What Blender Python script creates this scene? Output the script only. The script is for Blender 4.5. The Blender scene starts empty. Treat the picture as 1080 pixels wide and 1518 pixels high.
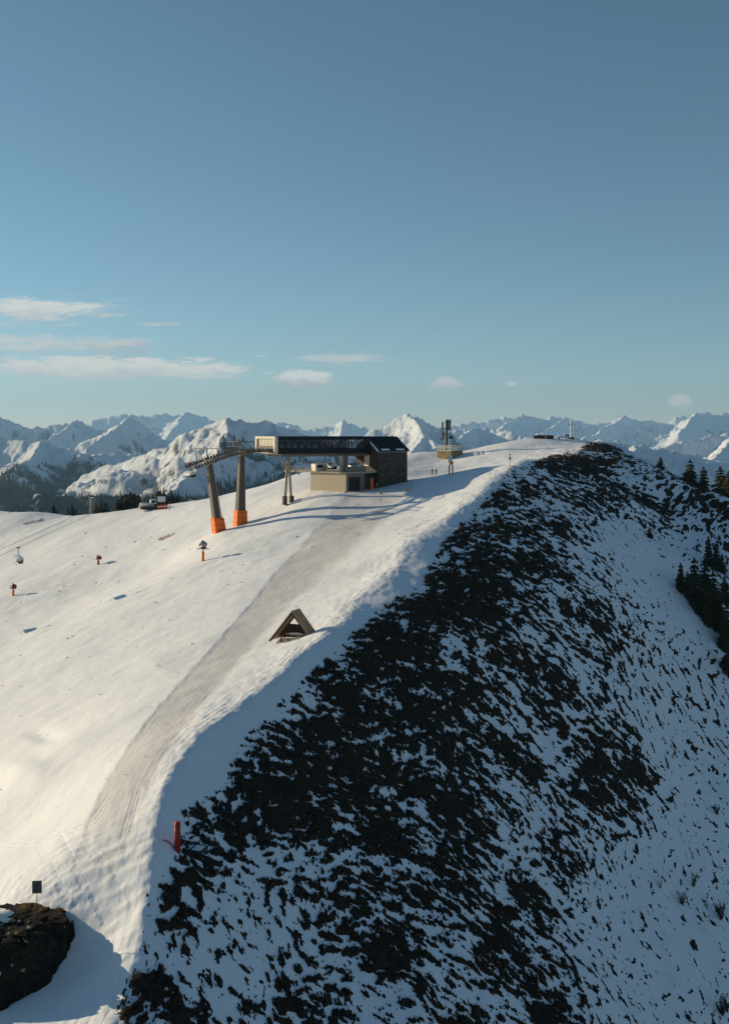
import bpy, bmesh, math, random
import numpy as np
from mathutils import Vector, Matrix, Euler

S = bpy.context.scene
COL = S.collection
R = math.radians

# ------------------------------------------------------------------ camera
F_PX, CX, HY = 1500.0, 540.0, 640.0          # focal length, centre column and horizon row, in photograph pixels
cam = bpy.data.cameras.new('camera')
cam.sensor_fit = 'VERTICAL'
cam.sensor_height = 36.0
cam.lens = 36.0 * F_PX / 1518.0
cam.shift_y = -(759.0 - HY) / 1518.0
cam.clip_start = 0.5
cam.clip_end = 120000.0
camo = bpy.data.objects.new('camera', cam)
COL.objects.link(camo)
camo.location = (0, 0, 0)
camo.rotation_euler = (R(90), 0, 0)
S.camera = camo

# ------------------------------------------------------------------ sun, sky, exposure
SUN_EL, SUN_AZ = 13.5, -66.0                # azimuth clockwise from straight ahead: the sun stands left, a little behind
sun_dir = Vector((math.sin(R(SUN_AZ)) * math.cos(R(SUN_EL)), math.cos(R(SUN_AZ)) * math.cos(R(SUN_EL)), math.sin(R(SUN_EL))))
sl = bpy.data.lights.new('sun', 'SUN')
sl.energy = 5.0
sl.angle = R(0.55)
sl.color = (1.0, 0.83, 0.52)
so = bpy.data.objects.new('sun', sl)
COL.objects.link(so)
so.rotation_euler = (-sun_dir).to_track_quat('-Z', 'Y').to_euler()
so.location = (-300, -50, 200)

W = bpy.data.worlds.new('World')
S.world = W
W.use_nodes = True
wn, wl = W.node_tree.nodes, W.node_tree.links
sky = wn.new('ShaderNodeTexSky')
sky.sky_type = 'NISHITA'
sky.sun_disc = False
sky.sun_elevation = R(SUN_EL)
sky.sun_rotation = R(SUN_AZ)
sky.altitude = 2000
sky.air_density = 1.0
sky.dust_density = 0.3
sky.ozone_density = 2.8
hs = wn.new('ShaderNodeHueSaturation')
hs.inputs['Hue'].default_value = 0.477
hs.inputs['Saturation'].default_value = 0.93
wl.new(sky.outputs[0], hs.inputs['Color'])
# clouds: part of the sky, laid out by compass direction and height above the horizon
def wmath(op, a, b=None, c=None):
    k = wn.new('ShaderNodeMath')
    k.operation = op
    for i, v in enumerate((a, b, c)):
        if v is None: continue
        if hasattr(v, 'links'): wl.new(v, k.inputs[i])
        else: k.inputs[i].default_value = v
    return k.outputs[0]
wtc = wn.new('ShaderNodeTexCoord')
wsep = wn.new('ShaderNodeSeparateXYZ')
wl.new(wtc.outputs['Generated'], wsep.inputs[0])
wy = wmath('MAXIMUM', wsep.outputs['Y'], 0.02)
cl_a = wmath('MULTIPLY', wmath('DIVIDE', wsep.outputs['X'], wy), 15.0)      # hundredths of a radian-like unit to the right
cl_e = wmath('MULTIPLY', wmath('DIVIDE', wsep.outputs['Z'], wy), 15.0)      # the same, upwards
ahead = wmath('GREATER_THAN', wsep.outputs['Y'], 0.05)
wcv = wn.new('ShaderNodeCombineXYZ')
wl.new(cl_a, wcv.inputs[0]); wl.new(cl_e, wcv.inputs[1])
def wnoise(sx, sy, off, detail=7, rough=.62):
    mp = wn.new('ShaderNodeMapping')
    mp.inputs['Scale'].default_value = (sx, sy, 1)
    mp.inputs['Location'].default_value = (off, off * .7, off * 1.3)
    wl.new(wcv.outputs[0], mp.inputs[0])
    k = wn.new('ShaderNodeTexNoise')
    k.inputs['Scale'].default_value = 1
    k.inputs['Detail'].default_value = detail
    k.inputs['Roughness'].default_value = rough
    wl.new(mp.outputs[0], k.inputs['Vector'])
    return k.outputs['Fac']
streak = wnoise(.9, 4.6, 3.1, 8, .70)
puff = wnoise(3.2, 5.0, 8.7, 6, .55)
sky_now = hs.outputs[0]
def sky_cloud(px, py, w, h, kind, opac, lit, under, soft, tilt=0.0):
    global sky_now
    a0, e0 = (px - 540) / 100, (640 - py) / 100
    da = wmath('SUBTRACT', cl_a, a0)
    de = wmath('SUBTRACT', wmath('SUBTRACT', cl_e, e0), wmath('MULTIPLY', da, tilt))
    r = wmath('ADD', wmath('POWER', wmath('ABSOLUTE', wmath('DIVIDE', da, w / 200)), 2.0), wmath('POWER', wmath('ABSOLUTE', wmath('DIVIDE', de, h / 200)), 2.0))
    nz, k = (streak, 5.2) if kind == 'streak' else (puff, 2.2)
    v = wmath('ADD', wmath('SUBTRACT', 0.80, r), wmath('MULTIPLY', wmath('SUBTRACT', nz, .5), k))
    m = wn.new('ShaderNodeMapRange')
    m.interpolation_type = 'SMOOTHSTEP'
    for i, q in enumerate((None, 0.0, soft, 0.0, opac)):
        if q is not None: m.inputs[i].default_value = q
    wl.new(v, m.inputs[0])
    t = wn.new('ShaderNodeMapRange')
    t.interpolation_type = 'SMOOTHSTEP'
    t.inputs[1].default_value, t.inputs[2].default_value = -.75, .35
    wl.new(wmath('ADD', wmath('DIVIDE', de, h / 200), wmath('MULTIPLY', wmath('SUBTRACT', puff, .5), 2.4)), t.inputs[0])
    cm = wn.new('ShaderNodeMix'); cm.data_type = 'RGBA'
    cm.inputs['A'].default_value = (*[c * 11.2 for c in under], 1); cm.inputs['B'].default_value = (*[c * 11.8 for c in lit], 1)
    wl.new(t.outputs[0], cm.inputs['Factor'])
    mx = wn.new('ShaderNodeMix'); mx.data_type = 'RGBA'
    wl.new(wmath('MULTIPLY', m.outputs[0], ahead), mx.inputs['Factor'])
    wl.new(sky_now, mx.inputs['A']); wl.new(cm.outputs['Result'], mx.inputs['B'])
    sky_now = mx.outputs['Result']
CREAM, PALE, GREY = (.63, .64, .59), (.50, .53, .53), (.34, .37, .40)
sky_cloud(180, 524, 170, 44, 'streak', .9, (.36, .40, .43), (.30, .33, .37), .9)
sky_cloud(40, 460, 350, 58, 'streak', .92, CREAM, PALE, 1.0, .03)
sky_cloud(80, 514, 370, 46, 'streak', .8, (.56, .56, .54), (.42, .45, .46), 1.1)
sky_cloud(0, 540, 130, 20, 'streak', .6, (.36, .40, .43), (.30, .33, .37), .9)
sky_cloud(160, 546, 520, 56, 'streak', .97, CREAM, PALE, .7, -.01)
sky_cloud(300, 558, 210, 20, 'streak', .5, CREAM, PALE, 1.0)
sky_cloud(453, 560, 112, 32, 'puff', .95, CREAM, (.40, .40, .42), .55)
sky_cloud(512, 534, 170, 20, 'streak', .65, (.56, .56, .54), PALE, 1.0)
sky_cloud(662, 568, 66, 26, 'puff', .75, (.58, .56, .53), (.46, .47, .48), .7)
sky_cloud(757, 569, 22, 12, 'puff', .75, (.58, .56, .53), (.46, .47, .48), .7)
sky_cloud(1008, 595, 48, 26, 'puff', .8, (.60, .54, .50), (.50, .49, .47), .6)
sky_cloud(238, 481, 100, 9, 'streak', .6, (.54, .55, .54), PALE, .9)
sky_cloud(-190, 500, 300, 60, 'streak', .9, CREAM, PALE, .9)
sky_cloud(1330, 560, 260, 40, 'streak', .6, CREAM, PALE, .9)
wl.new(sky_now, wn['Background'].inputs['Color'])
wn['Background'].inputs['Strength'].default_value = 0.089

S.view_settings.view_transform = 'Standard'
S.view_settings.look = 'None'
S.view_settings.gamma = 1.0
S.view_settings.exposure = 0.10
S.view_settings.use_curve_mapping = False
S.cycles.use_denoising = True
S.cycles.max_bounces = 8
S.cycles.diffuse_bounces = 3
S.cycles.transparent_max_bounces = 24
S.cycles.volume_bounces = 1

# ------------------------------------------------------------------ small maths
def P(px, py, Y):
    return ((px - CX) / F_PX * Y, Y, (HY - py) / F_PX * Y)

def _hash(ix, iy, seed):
    h = (ix.astype(np.int64) * 374761393 + iy.astype(np.int64) * 668265263 + seed * 974634777) & 0xffffffff
    h = ((h ^ (h >> 13)) * 1274126177) & 0xffffffff
    h = ((h ^ (h >> 16)) * 2246822519) & 0xffffffff
    return h ^ (h >> 15)

def gnoise(x, y, seed=0):
    xi, yi = np.floor(x), np.floor(y)
    fx, fy = x - xi, y - yi
    u = fx * fx * fx * (fx * (fx * 6 - 15) + 10)
    v = fy * fy * fy * (fy * (fy * 6 - 15) + 10)
    xi, yi = xi.astype(np.int64), yi.astype(np.int64)
    def g(dx, dy):
        a = _hash(xi + dx, yi + dy, seed) * (2 * np.pi / 4294967296.0)
        return np.cos(a) * (fx - dx) + np.sin(a) * (fy - dy)
    a, b, c, d = g(0, 0), g(1, 0), g(0, 1), g(1, 1)
    return 1.5 * ((a * (1 - u) + b * u) * (1 - v) + (c * (1 - u) + d * u) * v)

def fbm(x, y, octv=4, seed=0, gain=0.5, lac=2.03):
    t, amp, tot = 0.0, 1.0, 0.0
    for o in range(octv):
        t = t + amp * gnoise(x, y, seed + o * 17)
        tot += amp * amp
        amp *= gain
        x, y = x * lac + 3.7, y * lac + 1.3
    return t / math.sqrt(tot)

def ridged(x, y, octv=5, seed=0, gain=0.5):
    t, amp, tot = 0.0, 1.0, 0.0
    for o in range(octv):
        t = t + amp * (1 - np.abs(gnoise(x, y, seed + o * 31)) * 1.6)
        tot += amp
        amp *= gain
        x, y = x * 2.1 + 5.1, y * 2.1 + 2.2
    return t / tot

def sstep(a, b, x):
    t = np.clip((x - a) / (b - a), 0, 1)
    return t * t * (3 - 2 * t)

class TPS:
    def __init__(self, pts, lam=0.02):
        p = np.array(pts, float)
        self.xy, z = p[:, :2] / 100.0, p[:, 2]
        n = len(p)
        K = self._phi(self.xy, self.xy) + lam * np.eye(n) * 0.01
        Pm = np.hstack([np.ones((n, 1)), self.xy])
        A = np.zeros((n + 3, n + 3))
        A[:n, :n], A[:n, n:], A[n:, :n] = K, Pm, Pm.T
        self.w = np.linalg.solve(A, np.concatenate([z, np.zeros(3)]))
    @staticmethod
    def _phi(a, b):
        d2 = ((a[:, None, :] - b[None, :, :]) ** 2).sum(-1)
        return 0.5 * d2 * np.log(d2 + 1e-12)
    def __call__(self, x, y):
        q = np.stack([np.ravel(x), np.ravel(y)], 1) / 100.0
        out = np.empty(len(q))
        for i in range(0, len(q), 40000):
            s = q[i:i + 40000]
            out[i:i + 40000] = self._phi(s, self.xy) @ self.w[:-3] + self.w[-3] + s @ self.w[-2:]
        return out.reshape(np.shape(x))

def polydist(px, py, pts):
    """distance to a polyline, the value interpolated along it (third coordinate) and the signed side"""
    best = np.full(np.shape(px), 1e18)
    val = np.zeros(np.shape(px))
    side = np.zeros(np.shape(px))
    for (a, b) in zip(pts[:-1], pts[1:]):
        dx, dy = b[0] - a[0], b[1] - a[1]
        L2 = dx * dx + dy * dy
        t = np.clip(((px - a[0]) * dx + (py - a[1]) * dy) / L2, 0, 1)
        ex, ey = px - a[0] - t * dx, py - a[1] - t * dy
        d2 = ex * ex + ey * ey
        m = d2 < best
        best = np.where(m, d2, best)
        if len(a) > 2:
            val = np.where(m, a[2] + t * (b[2] - a[2]), val)
        side = np.where(m, np.sign(dx * ey - dy * ex), side)
    return np.sqrt(best), val, side

# ------------------------------------------------------------------ the hill the photograph stands over
CREST = [(120, 1600, 53), (165, 1518, 56.5), (192, 1440, 60), (212, 1370, 62.5), (222, 1310, 65.2), (233, 1245, 68), (246, 1170, 74.5), (290, 1100, 82), (350, 1050, 90), (430, 985, 102), (490, 930, 116),
         (530, 890, 128), (580, 840, 144), (602, 812, 152), (640, 780, 165), (690, 745, 179), (735, 706, 196), (770, 685, 215), (800, 678, 232), (850, 669, 262), (872, 656, 295)]
LEFT = [(440, 945, 118), (300, 945, 130), (150, 945, 150), (0, 945, 178), (-200, 945, 210),
        (301, 832, 185), (145, 833, 230), (20, 833, 262), (-150, 833, 300), (440, 833, 165), (540, 833, 152),
        (220, 1110, 83), (100, 1100, 96), (0, 1100, 110), (-150, 1100, 128), (150, 1250, 70), (60, 1250, 76), (0, 1250, 82), (-120, 1250, 92),
        (55, 1356, 66), (0, 1356, 67.5), (-120, 1345, 73), (150, 1400, 63.2), (110, 1340, 66), (120, 1440, 62.4), (50, 1445, 62.8), (-60, 1445, 66), (90, 1485, 59.8), (0, 1518, 58.8), (-100, 1518, 62), (165, 1490, 58),
        (20, 883, 215), (557, 720, 225), (525, 728, 222), (465, 727, 221), (503, 731, 215), (427, 751, 216), (356, 780, 212), (322, 791, 208), (645, 704, 258), (668, 704, 240), (700, 692, 232), (655, 683, 285),
        (603, 712, 236), (590, 740, 205), (520, 752, 203), (640, 760, 182), (560, 800, 167), (480, 850, 152), (560, 845, 147), (500, 890, 131), (240, 840, 205),
        (0, 757, 330), (50, 758, 320), (110, 769, 300), (150, 761, 305), (200, 757, 310), (260, 749, 300), (310, 740, 290), (360, 729, 280), (420, 711, 272), (460, 697, 268), (-150, 745, 340),
        (540, 690, 275), (620, 670, 300), (690, 668, 300), (725, 661, 292), (760, 654, 296), (850, 650, 305), (800, 650, 302)]
LEFT_BACK = [(0, 757, 330), (110, 769, 300), (200, 757, 310), (310, 740, 290), (420, 711, 272), (-150, 745, 340), (540, 690, 285), (690, 668, 300), (760, 654, 300), (850, 650, 308)]
RIGHT = [(350, 1518, 60), (300, 1262, 71), (300, 1150, 79), (230, 1518, 56.8), (450, 1000, 103), (450, 1100, 92), (450, 1262, 78), (450, 1518, 63),
         (600, 900, 128), (600, 1000, 113), (600, 1100, 102), (600, 1262, 86), (600, 1518, 68), (700, 760, 176), (700, 800, 161), (700, 900, 136), (700, 1000, 121), (700, 1100, 110), (700, 1262, 93), (700, 1518, 72),
         (800, 720, 200), (800, 800, 170), (800, 900, 146), (800, 1000, 130), (800, 1100, 119), (800, 1262, 101), (800, 1518, 76),
         (900, 720, 225), (900, 800, 187), (900, 900, 160), (900, 1000, 142), (900, 1100, 129), (900, 1262, 110), (900, 1518, 82),
         (1000, 750, 235), (1000, 800, 215), (1000, 900, 180), (1000, 1000, 160), (1000, 1100, 145), (1000, 1262, 120), (1000, 1518, 92),
         (1080, 800, 218), (1080, 900, 190), (1080, 1000, 170), (1080, 1100, 155), (1080, 1262, 128), (1080, 1518, 97), (1250, 1262, 140), (1250, 1000, 186)]
RCREST = [(885, 661, 298), (915, 674, 288), (945, 689, 276), (1000, 708, 258), (1080, 738, 240), (1200, 790, 215)]

crest_w = [P(*c) for c in CREST]
lp = [P(*c) for c in LEFT] + crest_w
for c in LEFT_BACK:
    x, y, z = P(*c)
    lp += [(x - 2, y + 45, z - 14), (x - 6, y + 130, z - 62)]
rp = [P(*c) for c in RIGHT] + crest_w + [P(*c) for c in RCREST]
for c in RCREST + [(850, 650, 305)]:
    x, y, z = P(*c)
    rp += [(x + 4, y + 30, z - 13), (x + 20, y + 110, z - 66)]
tps_l, tps_r = TPS(lp, 0.05), TPS(rp, 0.05)

def base_height(x, y):
    x, y = np.asarray(x, float), np.asarray(y, float)
    zl, zr = tps_l(x, y), tps_r(x, y)
    k = 0.12 + 0.0018 * y
    m = np.minimum(zl, zr)
    return m - k * np.log(np.exp(-(zl - m) / k) + np.exp(-(zr - m) / k)), zl - zr

ROAD = [(605, 720, 10), (570, 735, 27), (535, 760, 34), (478, 817, 31), (420, 872, 25), (370, 930, 23), (318, 990, 24), (266, 1050, 26), (220, 1110, 29), (184, 1175, 33), (162, 1235, 38), (148, 1300, 46), (150, 1360, 50)]

# how much of the ground the low shrubs cover, (column, row, share)
HD = []
def _row(y, s):
    for t in s.split():
        a, b = t.split(':')
        HD.append((float(a), float(y), float(b)))
_row(640, '700:0 780:0 860:0 940:0 1020:0 1080:0')
_row(662, '700:0 760:0 820:-.1 850:.4 872:.85 895:.75 930:.3 990:0')
_row(676, '700:0 740:-.2 770:-.1 800:.25 835:.95 870:1 900:.8 930:.55 960:.1 985:.4')
_row(690, '700:-.3 735:-.2 760:.55 800:.95 840:1 880:.95 920:.75 950:.25 975:.15 1000:.9 1040:.8')
_row(712, '690:-.3 720:-.1 745:.75 770:.55 800:.4 840:.55 880:.85 920:.7 950:.2 975:.15 1000:.85 1040:.95 1080:.5')
_row(735, '680:-.2 705:.25 725:.8 760:.55 800:.35 840:.45 880:.6 920:.55 940:.95 965:.8 985:.2 1010:.75 1040:.85 1080:.6')
_row(762, '660:-.2 685:.45 715:.7 760:.45 800:.45 840:.5 880:.3 920:.08 950:.4 985:.95 1010:.4 1040:.25 1080:.55')
_row(800, '630:-.3 655:.55 680:.85 720:.75 760:.6 800:.7 840:.55 875:.15 920:.0 960:.05 1000:.05 1040:.3 1080:.3')
_row(850, '590:-.3 615:-.1 635:.8 660:.95 700:.9 740:.75 780:.55 820:.6 860:.6 885:.45 920:.08 960:.0 1000:.0 1040:.2')
_row(900, '500:-.4 540:-.1 555:.6 575:.95 620:1 660:.95 700:.9 740:.75 780:.5 820:.45 860:.5 900:.45 940:.25 980:.04 1040:.0')
_row(950, '450:-.4 495:-.1 515:.8 560:.95 600:.92 640:.85 672:.8 693:.15 715:.9 760:.85 800:.6 840:.35 880:.5 920:.4 960:.35 1000:.12 1040:.08')
_row(1000, '400:-.4 440:.1 460:.6 500:.85 560:.88 640:.82 690:.75 720:.85 760:.55 790:.75 830:.75 870:.4 920:.3 960:.3 1000:.3 1040:.2 1080:.25')
_row(1050, '350:-.4 385:.15 420:.55 480:.88 560:.88 640:.85 700:.85 740:.55 770:.4 800:.75 840:.75 880:.65 920:.2 960:.2 1000:.25 1040:.25')
_row(1100, '300:-.4 335:-.1 370:.6 410:.75 480:.88 560:.85 640:.82 700:.8 740:.6 765:.75 800:.4 840:.45 880:.8 915:.75 950:.12 1000:.15 1040:.25')
_row(1150, '250:-.4 300:-.2 335:.45 370:.85 440:.9 520:.85 600:.85 680:.75 740:.7 780:.5 820:.35 850:.5 880:.9 920:.97 950:.8 985:.05 1040:.15')
_row(1195, '240:-.3 262:.3 285:.9 340:.92 420:.88 500:.8 580:.75 660:.85 710:.9 750:.55 800:.25 840:.45 870:.85 900:.5 930:.6 955:.6 990:.06 1050:.1')
_row(1245, '225:-.3 248:.0 275:.7 310:.85 380:.85 460:.8 540:.85 620:.75 690:.85 730:.6 780:.35 830:.5 880:.5 920:.4 960:.15 1000:.12 1060:.15')
_row(1295, '215:-.2 240:.7 280:.9 330:.75 380:.55 430:.6 500:.78 570:.8 640:.8 690:.7 730:.4 780:.45 840:.5 890:.35 930:.15 980:.06 1040:.15')
_row(1345, '190:-.3 212:.5 250:.85 300:.65 340:.35 390:.3 450:.4 520:.6 590:.75 660:.8 710:.85 750:.85 790:.6 830:.35 880:.22 930:.1 1000:.08 1060:.25')
_row(1390, '190:-.3 230:.35 270:.5 320:.3 370:.15 430:.35 500:.6 570:.7 640:.68 700:.6 750:.95 800:.85 840:.4 890:.2 940:.15 1040:.04')
_row(1430, '180:-.2 205:.3 250:.3 300:.2 360:.22 430:.45 500:.55 570:.65 650:.6 720:.75 770:.75 820:.65 870:.25 910:.18 980:.08 1060:.1')
_row(1470, '165:-.1 190:.9 225:.95 260:.55 300:.25 360:.35 430:.5 510:.6 590:.6 670:.65 740:.6 790:.7 840:.6 880:.25 940:.12 1040:.12')
_row(1518, '130:-.1 170:.95 225:.97 275:.85 320:.3 380:.45 460:.6 540:.55 620:.6 700:.65 770:.55 830:.7 870:.5 910:.15 980:.1 1060:.3')
_row(1580, '150:.9 230:.9 320:.4 460:.6 620:.6 770:.6 860:.5 1000:.1 1150:.2')
_row(1000, '1200:.2'); _row(1250, '1200:.2'); _row(760, '1200:.4')
HD = np.array(HD)
HEDGE = [(900, 652), (874, 656), (852, 667), (800, 679), (765, 687), (746, 692), (738, 712), (716, 738), (698, 754), (680, 776), (655, 800), (643, 830), (628, 858), (602, 880), (562, 905), (530, 932), (500, 960), (470, 985), (442, 1010), (408, 1045), (382, 1075), (354, 1105), (334, 1150), (302, 1185), (268, 1203), (262, 1228), (248, 1280), (216, 1325), (212, 1350), (232, 1385)]

def heather_density(px, py):
    out = np.empty(px.shape)
    q = np.stack([px.ravel(), py.ravel()], 1)
    o = np.empty(len(q))
    for i in range(0, len(q), 20000):
        s = q[i:i + 20000]
        d2 = (s[:, None, 0] - HD[None, :, 0]) ** 2 + (s[:, None, 1] - HD[None, :, 1]) ** 2
        w = np.exp(-d2 / (2 * 21.0 ** 2)) + 1e-6 / (1 + d2 * 0.001) ** 2
        o[i:i + 20000] = (w * HD[None, :, 2]).sum(1) / w.sum(1)
    return o.reshape(px.shape)

_q = np.meshgrid(np.linspace(0, 190, 300), np.linspace(0, 190, 300))
NQ = np.quantile(0.80 * fbm(_q[0], _q[1], 5, 101, 0.74) + 0.38 * fbm(_q[0] * .23, _q[1] * .25, 3, 131, 0.6), np.linspace(0, 1, 201))

def ground_arrays(x, y):
    """everything about the ground at plan positions x, y"""
    z, lr = base_height(x, y)
    px, py = CX + F_PX * x / y, HY - F_PX * z / y
    right = sstep(-0.6, 0.6, lr)                       # 1 on the shaded flank
    # broad undulation
    z = z + 0.22 * fbm(x / 17, y / 17, 3, 5) * np.clip(y / 120, .4, 1.5)
    z = z + 0.05 * fbm(x / 2.6, y / 3.4, 3, 9)
    # worn piste: a shallow trough with grooves running along it
    d, hw, sd = polydist(px, py, ROAD)
    along = sstep(735, 790, py)
    road = (1 - sstep(1150, 1345, py + 40 * gnoise(px / 13, py / 60, 43))) * (1 - sstep(0.80 - .2 * (sd < 0), 1.04 + .22 * (sd < 0), d / hw + 0.07 * fbm(px / 14, py / 22, 3, 41))) * (0.45 + 0.55 * along)
    s = d * sd / hw
    groove = np.sin(s * 27 + 1.6 * fbm(px / 60, py / 90, 2, 61)) * 0.5 + gnoise(s * 9, py / 55, 77)
    z = z - road * 0.10 + road * 0.009 * groove
    # crest: wind-carved steps and lumps
    dc, _, _ = polydist(px, py, CREST)
    dm = dc * y / F_PX
    lump = np.exp(-(dm / 2.6) ** 2)
    cx = lr * 0.9
    z = z + lump * (0.065 * fbm(x / 0.9, y / 1.3, 4, 23) + 0.10 * gnoise(x / 2.6, y / 3.6, 29))
    # steps that follow the crest on its lit shoulder
    st = np.exp(-((lr + 1.1) / 1.5) ** 2) * sstep(640, 700, py) * (0.35 + 0.65 * sstep(-.1, .5, gnoise(y / 17, x / 40, 37)))
    w = lr * 1.5 + 0.8 * fbm(x / 6, y / 9, 2, 51)
    z = z + st * 0.06 * (w - np.floor(w) - 0.5) * np.clip(y / 100, .6, 1.4)
    # churned snow at the near end of the piste
    ton = sstep(1190, 1260, py) * (1 - right) * sstep(45, 100, px + (py - 1250) * 0.1) * (1 - sstep(1400, 1460, py))
    ton2 = sstep(1270, 1310, py) * (1 - right) * (1 - sstep(1345, 1360, py)) * (1 - sstep(90, 160, px))
    z = z + ton * (0.05 * fbm(x / 1.1, y / 0.45, 4, 71) + 0.09 * gnoise(x / 3.2, y / 0.75, 73)) + ton2 * 0.05 * fbm(x / .5, y / .4, 3, 79)
    for (tr, off) in (([(85, 1236), (120, 1300), (150, 1370), (165, 1430)], 0), ([(60, 1255), (90, 1315), (110, 1345)], 0), ([(128, 1250), (160, 1290), (190, 1340)], 0),
                      ([(165, 1180), (140, 1215), (75, 1245), (0, 1258)], 0), ([(205, 1170), (190, 1220), (180, 1260)], 0)):
        dt, _, _ = polydist(px, py, tr)
        for o in (-4.6, 4.6):
            q = np.abs(dt - abs(o)) if o > 0 else np.abs(dt)
            z = z - 0.045 * np.exp(-(q / 1.5) ** 2) * sstep(-.5, .2, gnoise(px / 30, py / 40, 83))
        z = z + 0.012 * np.exp(-(np.abs(dt - 2.4) / 1.6) ** 2) + .02 * np.exp(-(dt / 4.0) ** 2) * np.sin(py * 1.1 + 2 * gnoise(px / 9, py / 9, 87))
    # a few old ski and groomer lines on the wide slope
    for tr in ([(0, 915), (120, 862), (250, 798), (330, 752)], [(10, 855), (110, 812), (215, 768)], [(150, 868), (178, 830), (212, 780), (228, 762)], [(60, 850), (105, 800), (120, 772)],
               [(420, 770), (470, 775), (510, 755)], [(300, 905), (360, 850), (430, 805)], [(0, 1165), (50, 1130), (90, 1085)], [(0, 1010), (60, 985), (130, 955)]):
        dt, _, _ = polydist(px, py, tr)
        dt = dt + 2.2 * gnoise(px / 26, py / 26, 181)
        z = z - (0.022 * np.exp(-(dt / 1.5) ** 2) - 0.014 * np.exp(-((dt - 2.8) / 1.4) ** 2)) * sstep(-.5, .5, gnoise(px / 40, py / 40, 183))
    for i in range(16):                               # faint older passes running with the slope
        y0_ = 800 + i * 34
        dt, _, _ = polydist(px, py + 5 * gnoise(px / 70, py / 70, 211 + i), [(-20, y0_ + 60 + 9 * math.sin(i * 3)), (120 + 20 * math.sin(i * 5), y0_ + 4), (250 + 30 * math.sin(i * 2), y0_ - 62), (380, y0_ - 140)])
        z = z - .014 * np.exp(-(dt / 1.7) ** 2) * (1 - right) * sstep(-.2, .5, gnoise(px / 60, py / 30, 231 + i)) * (1 - road)
    for (hx, hy, hr, hh) in ((65, 1088, 22, -.35), (30, 1145, 45, .5), (230, 985, 30, .18), (40, 935, 30, .15), (500, 790, 40, .15), (95, 800, 60, .35), (560, 735, 20, .12)):
        z = z + hh * np.exp(-(((px - hx) / hr) ** 2 + ((py - hy) / (hr * .45)) ** 2))
    # shaded flank: ribs and hollows
    z = z + right * (0.55 * fbm(x / 9, y / 14, 3, 13) + 0.10 * fbm(x / 1.7, y / 1.7, 3, 15)) * sstep(0.5, 4, lr)
    # shrubs
    dens = heather_density(px, py)
    dens = np.where(right > .25, dens, np.minimum(dens, dens * 0 + np.where(py < 680, dens, -0.2)))
    de, _, se = polydist(px, py, HEDGE)
    sdist = de * se + 5.0 * fbm(px / 16, py / 9, 3, 187)
    inband = (py < 1380)
    dens = np.where(inband, dens * 1.0 - sstep(-9, 12, sdist) * 1.1, dens)
    dens = dens - .10 * sstep(1120, 1260, py) * sstep(0, .5, dens)
    sc = 0.75 + 0.0042 * y
    n = 0.0
    mixw = sstep(520, 800, px + 0.25 * (py - 1000))
    for (ca, sa, wgt, sd_) in ((.86, .51, 1 - mixw, 101), (.99, .12, mixw, 141)):
        u, v = x * ca + y * sa, -x * sa + y * ca          # along the terracettes, across them
        v = v + 0.35 * fbm(u / 2.5, v / 2.5, 2, 91)
        n = n + wgt * (0.80 * fbm(u / (1.25 * sc), v / (0.40 * sc), 5, sd_, 0.74) + 0.38 * fbm(u / (6.0 * sc), v / (2.6 * sc), 3, sd_ + 30, 0.6))
    n = n / np.sqrt(mixw ** 2 + (1 - mixw) ** 2)
    iso = 0.95 * fbm(x / (0.62 * sc) + 3 * gnoise(x / 9, y / 9, 191), y / (0.80 * sc), 5, 193, 0.7)
    wi = sstep(.55, .25, dens) if False else 1 - sstep(.22, .5, dens)
    n = (n * (1 - wi) + iso * wi) / np.sqrt(wi ** 2 + (1 - wi) ** 2)
    dens = np.where(dens < .3, dens * .72, dens * .92)
    dens = dens - .16 * sstep(.15, .6, gnoise(x / (.30 * sc), y / (.38 * sc), 197)) * sstep(.4, .7, dens)
    cov = np.minimum(dens, .77) - np.interp(n, NQ, np.linspace(0, 1, len(NQ)))
    return dict(z=z, px=px, py=py, right=right, road=road, cov=cov, dens=dens, lump=lump, ton=np.clip(ton + ton2, 0, 1), lr=lr)

# ------------------------------------------------------------------ materials
def new_mat(name):
    m = bpy.data.materials.new(name)
    m.use_nodes = True
    return m, m.node_tree.nodes, m.node_tree.links, m.node_tree.nodes['Principled BSDF']

_mats = {}
def simple(name, col, rough=0.6, metal=0.0, var=0.12, scale=6.0, bump=0.0, spec=0.4):
    if name in _mats:
        return _mats[name]
    m, n, l, b = new_mat(name)
    tc = n.new('ShaderNodeTexCoord')
    nz = n.new('ShaderNodeTexNoise')
    nz.inputs['Scale'].default_value = scale
    nz.inputs['Detail'].default_value = 5
    l.new(tc.outputs['Object'], nz.inputs['Vector'])
    mx = n.new('ShaderNodeMix')
    mx.data_type = 'RGBA'
    mx.inputs['A'].default_value = (*[c * (1 - var) for c in col], 1)
    mx.inputs['B'].default_value = (*[min(1, c * (1 + var)) for c in col], 1)
    l.new(nz.outputs['Fac'], mx.inputs['Factor'])
    l.new(mx.outputs['Result'], b.inputs['Base Color'])
    b.inputs['Roughness'].default_value = rough
    b.inputs['Metallic'].default_value = metal
    b.inputs['Specular IOR Level'].default_value = spec
    if bump:
        bp = n.new('ShaderNodeBump')
        bp.inputs['Strength'].default_value = bump
        bp.inputs['Distance'].default_value = 0.03
        l.new(nz.outputs['Fac'], bp.inputs['Height'])
        l.new(bp.outputs['Normal'], b.inputs['Normal'])
    _mats[name] = m
    return m

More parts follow.
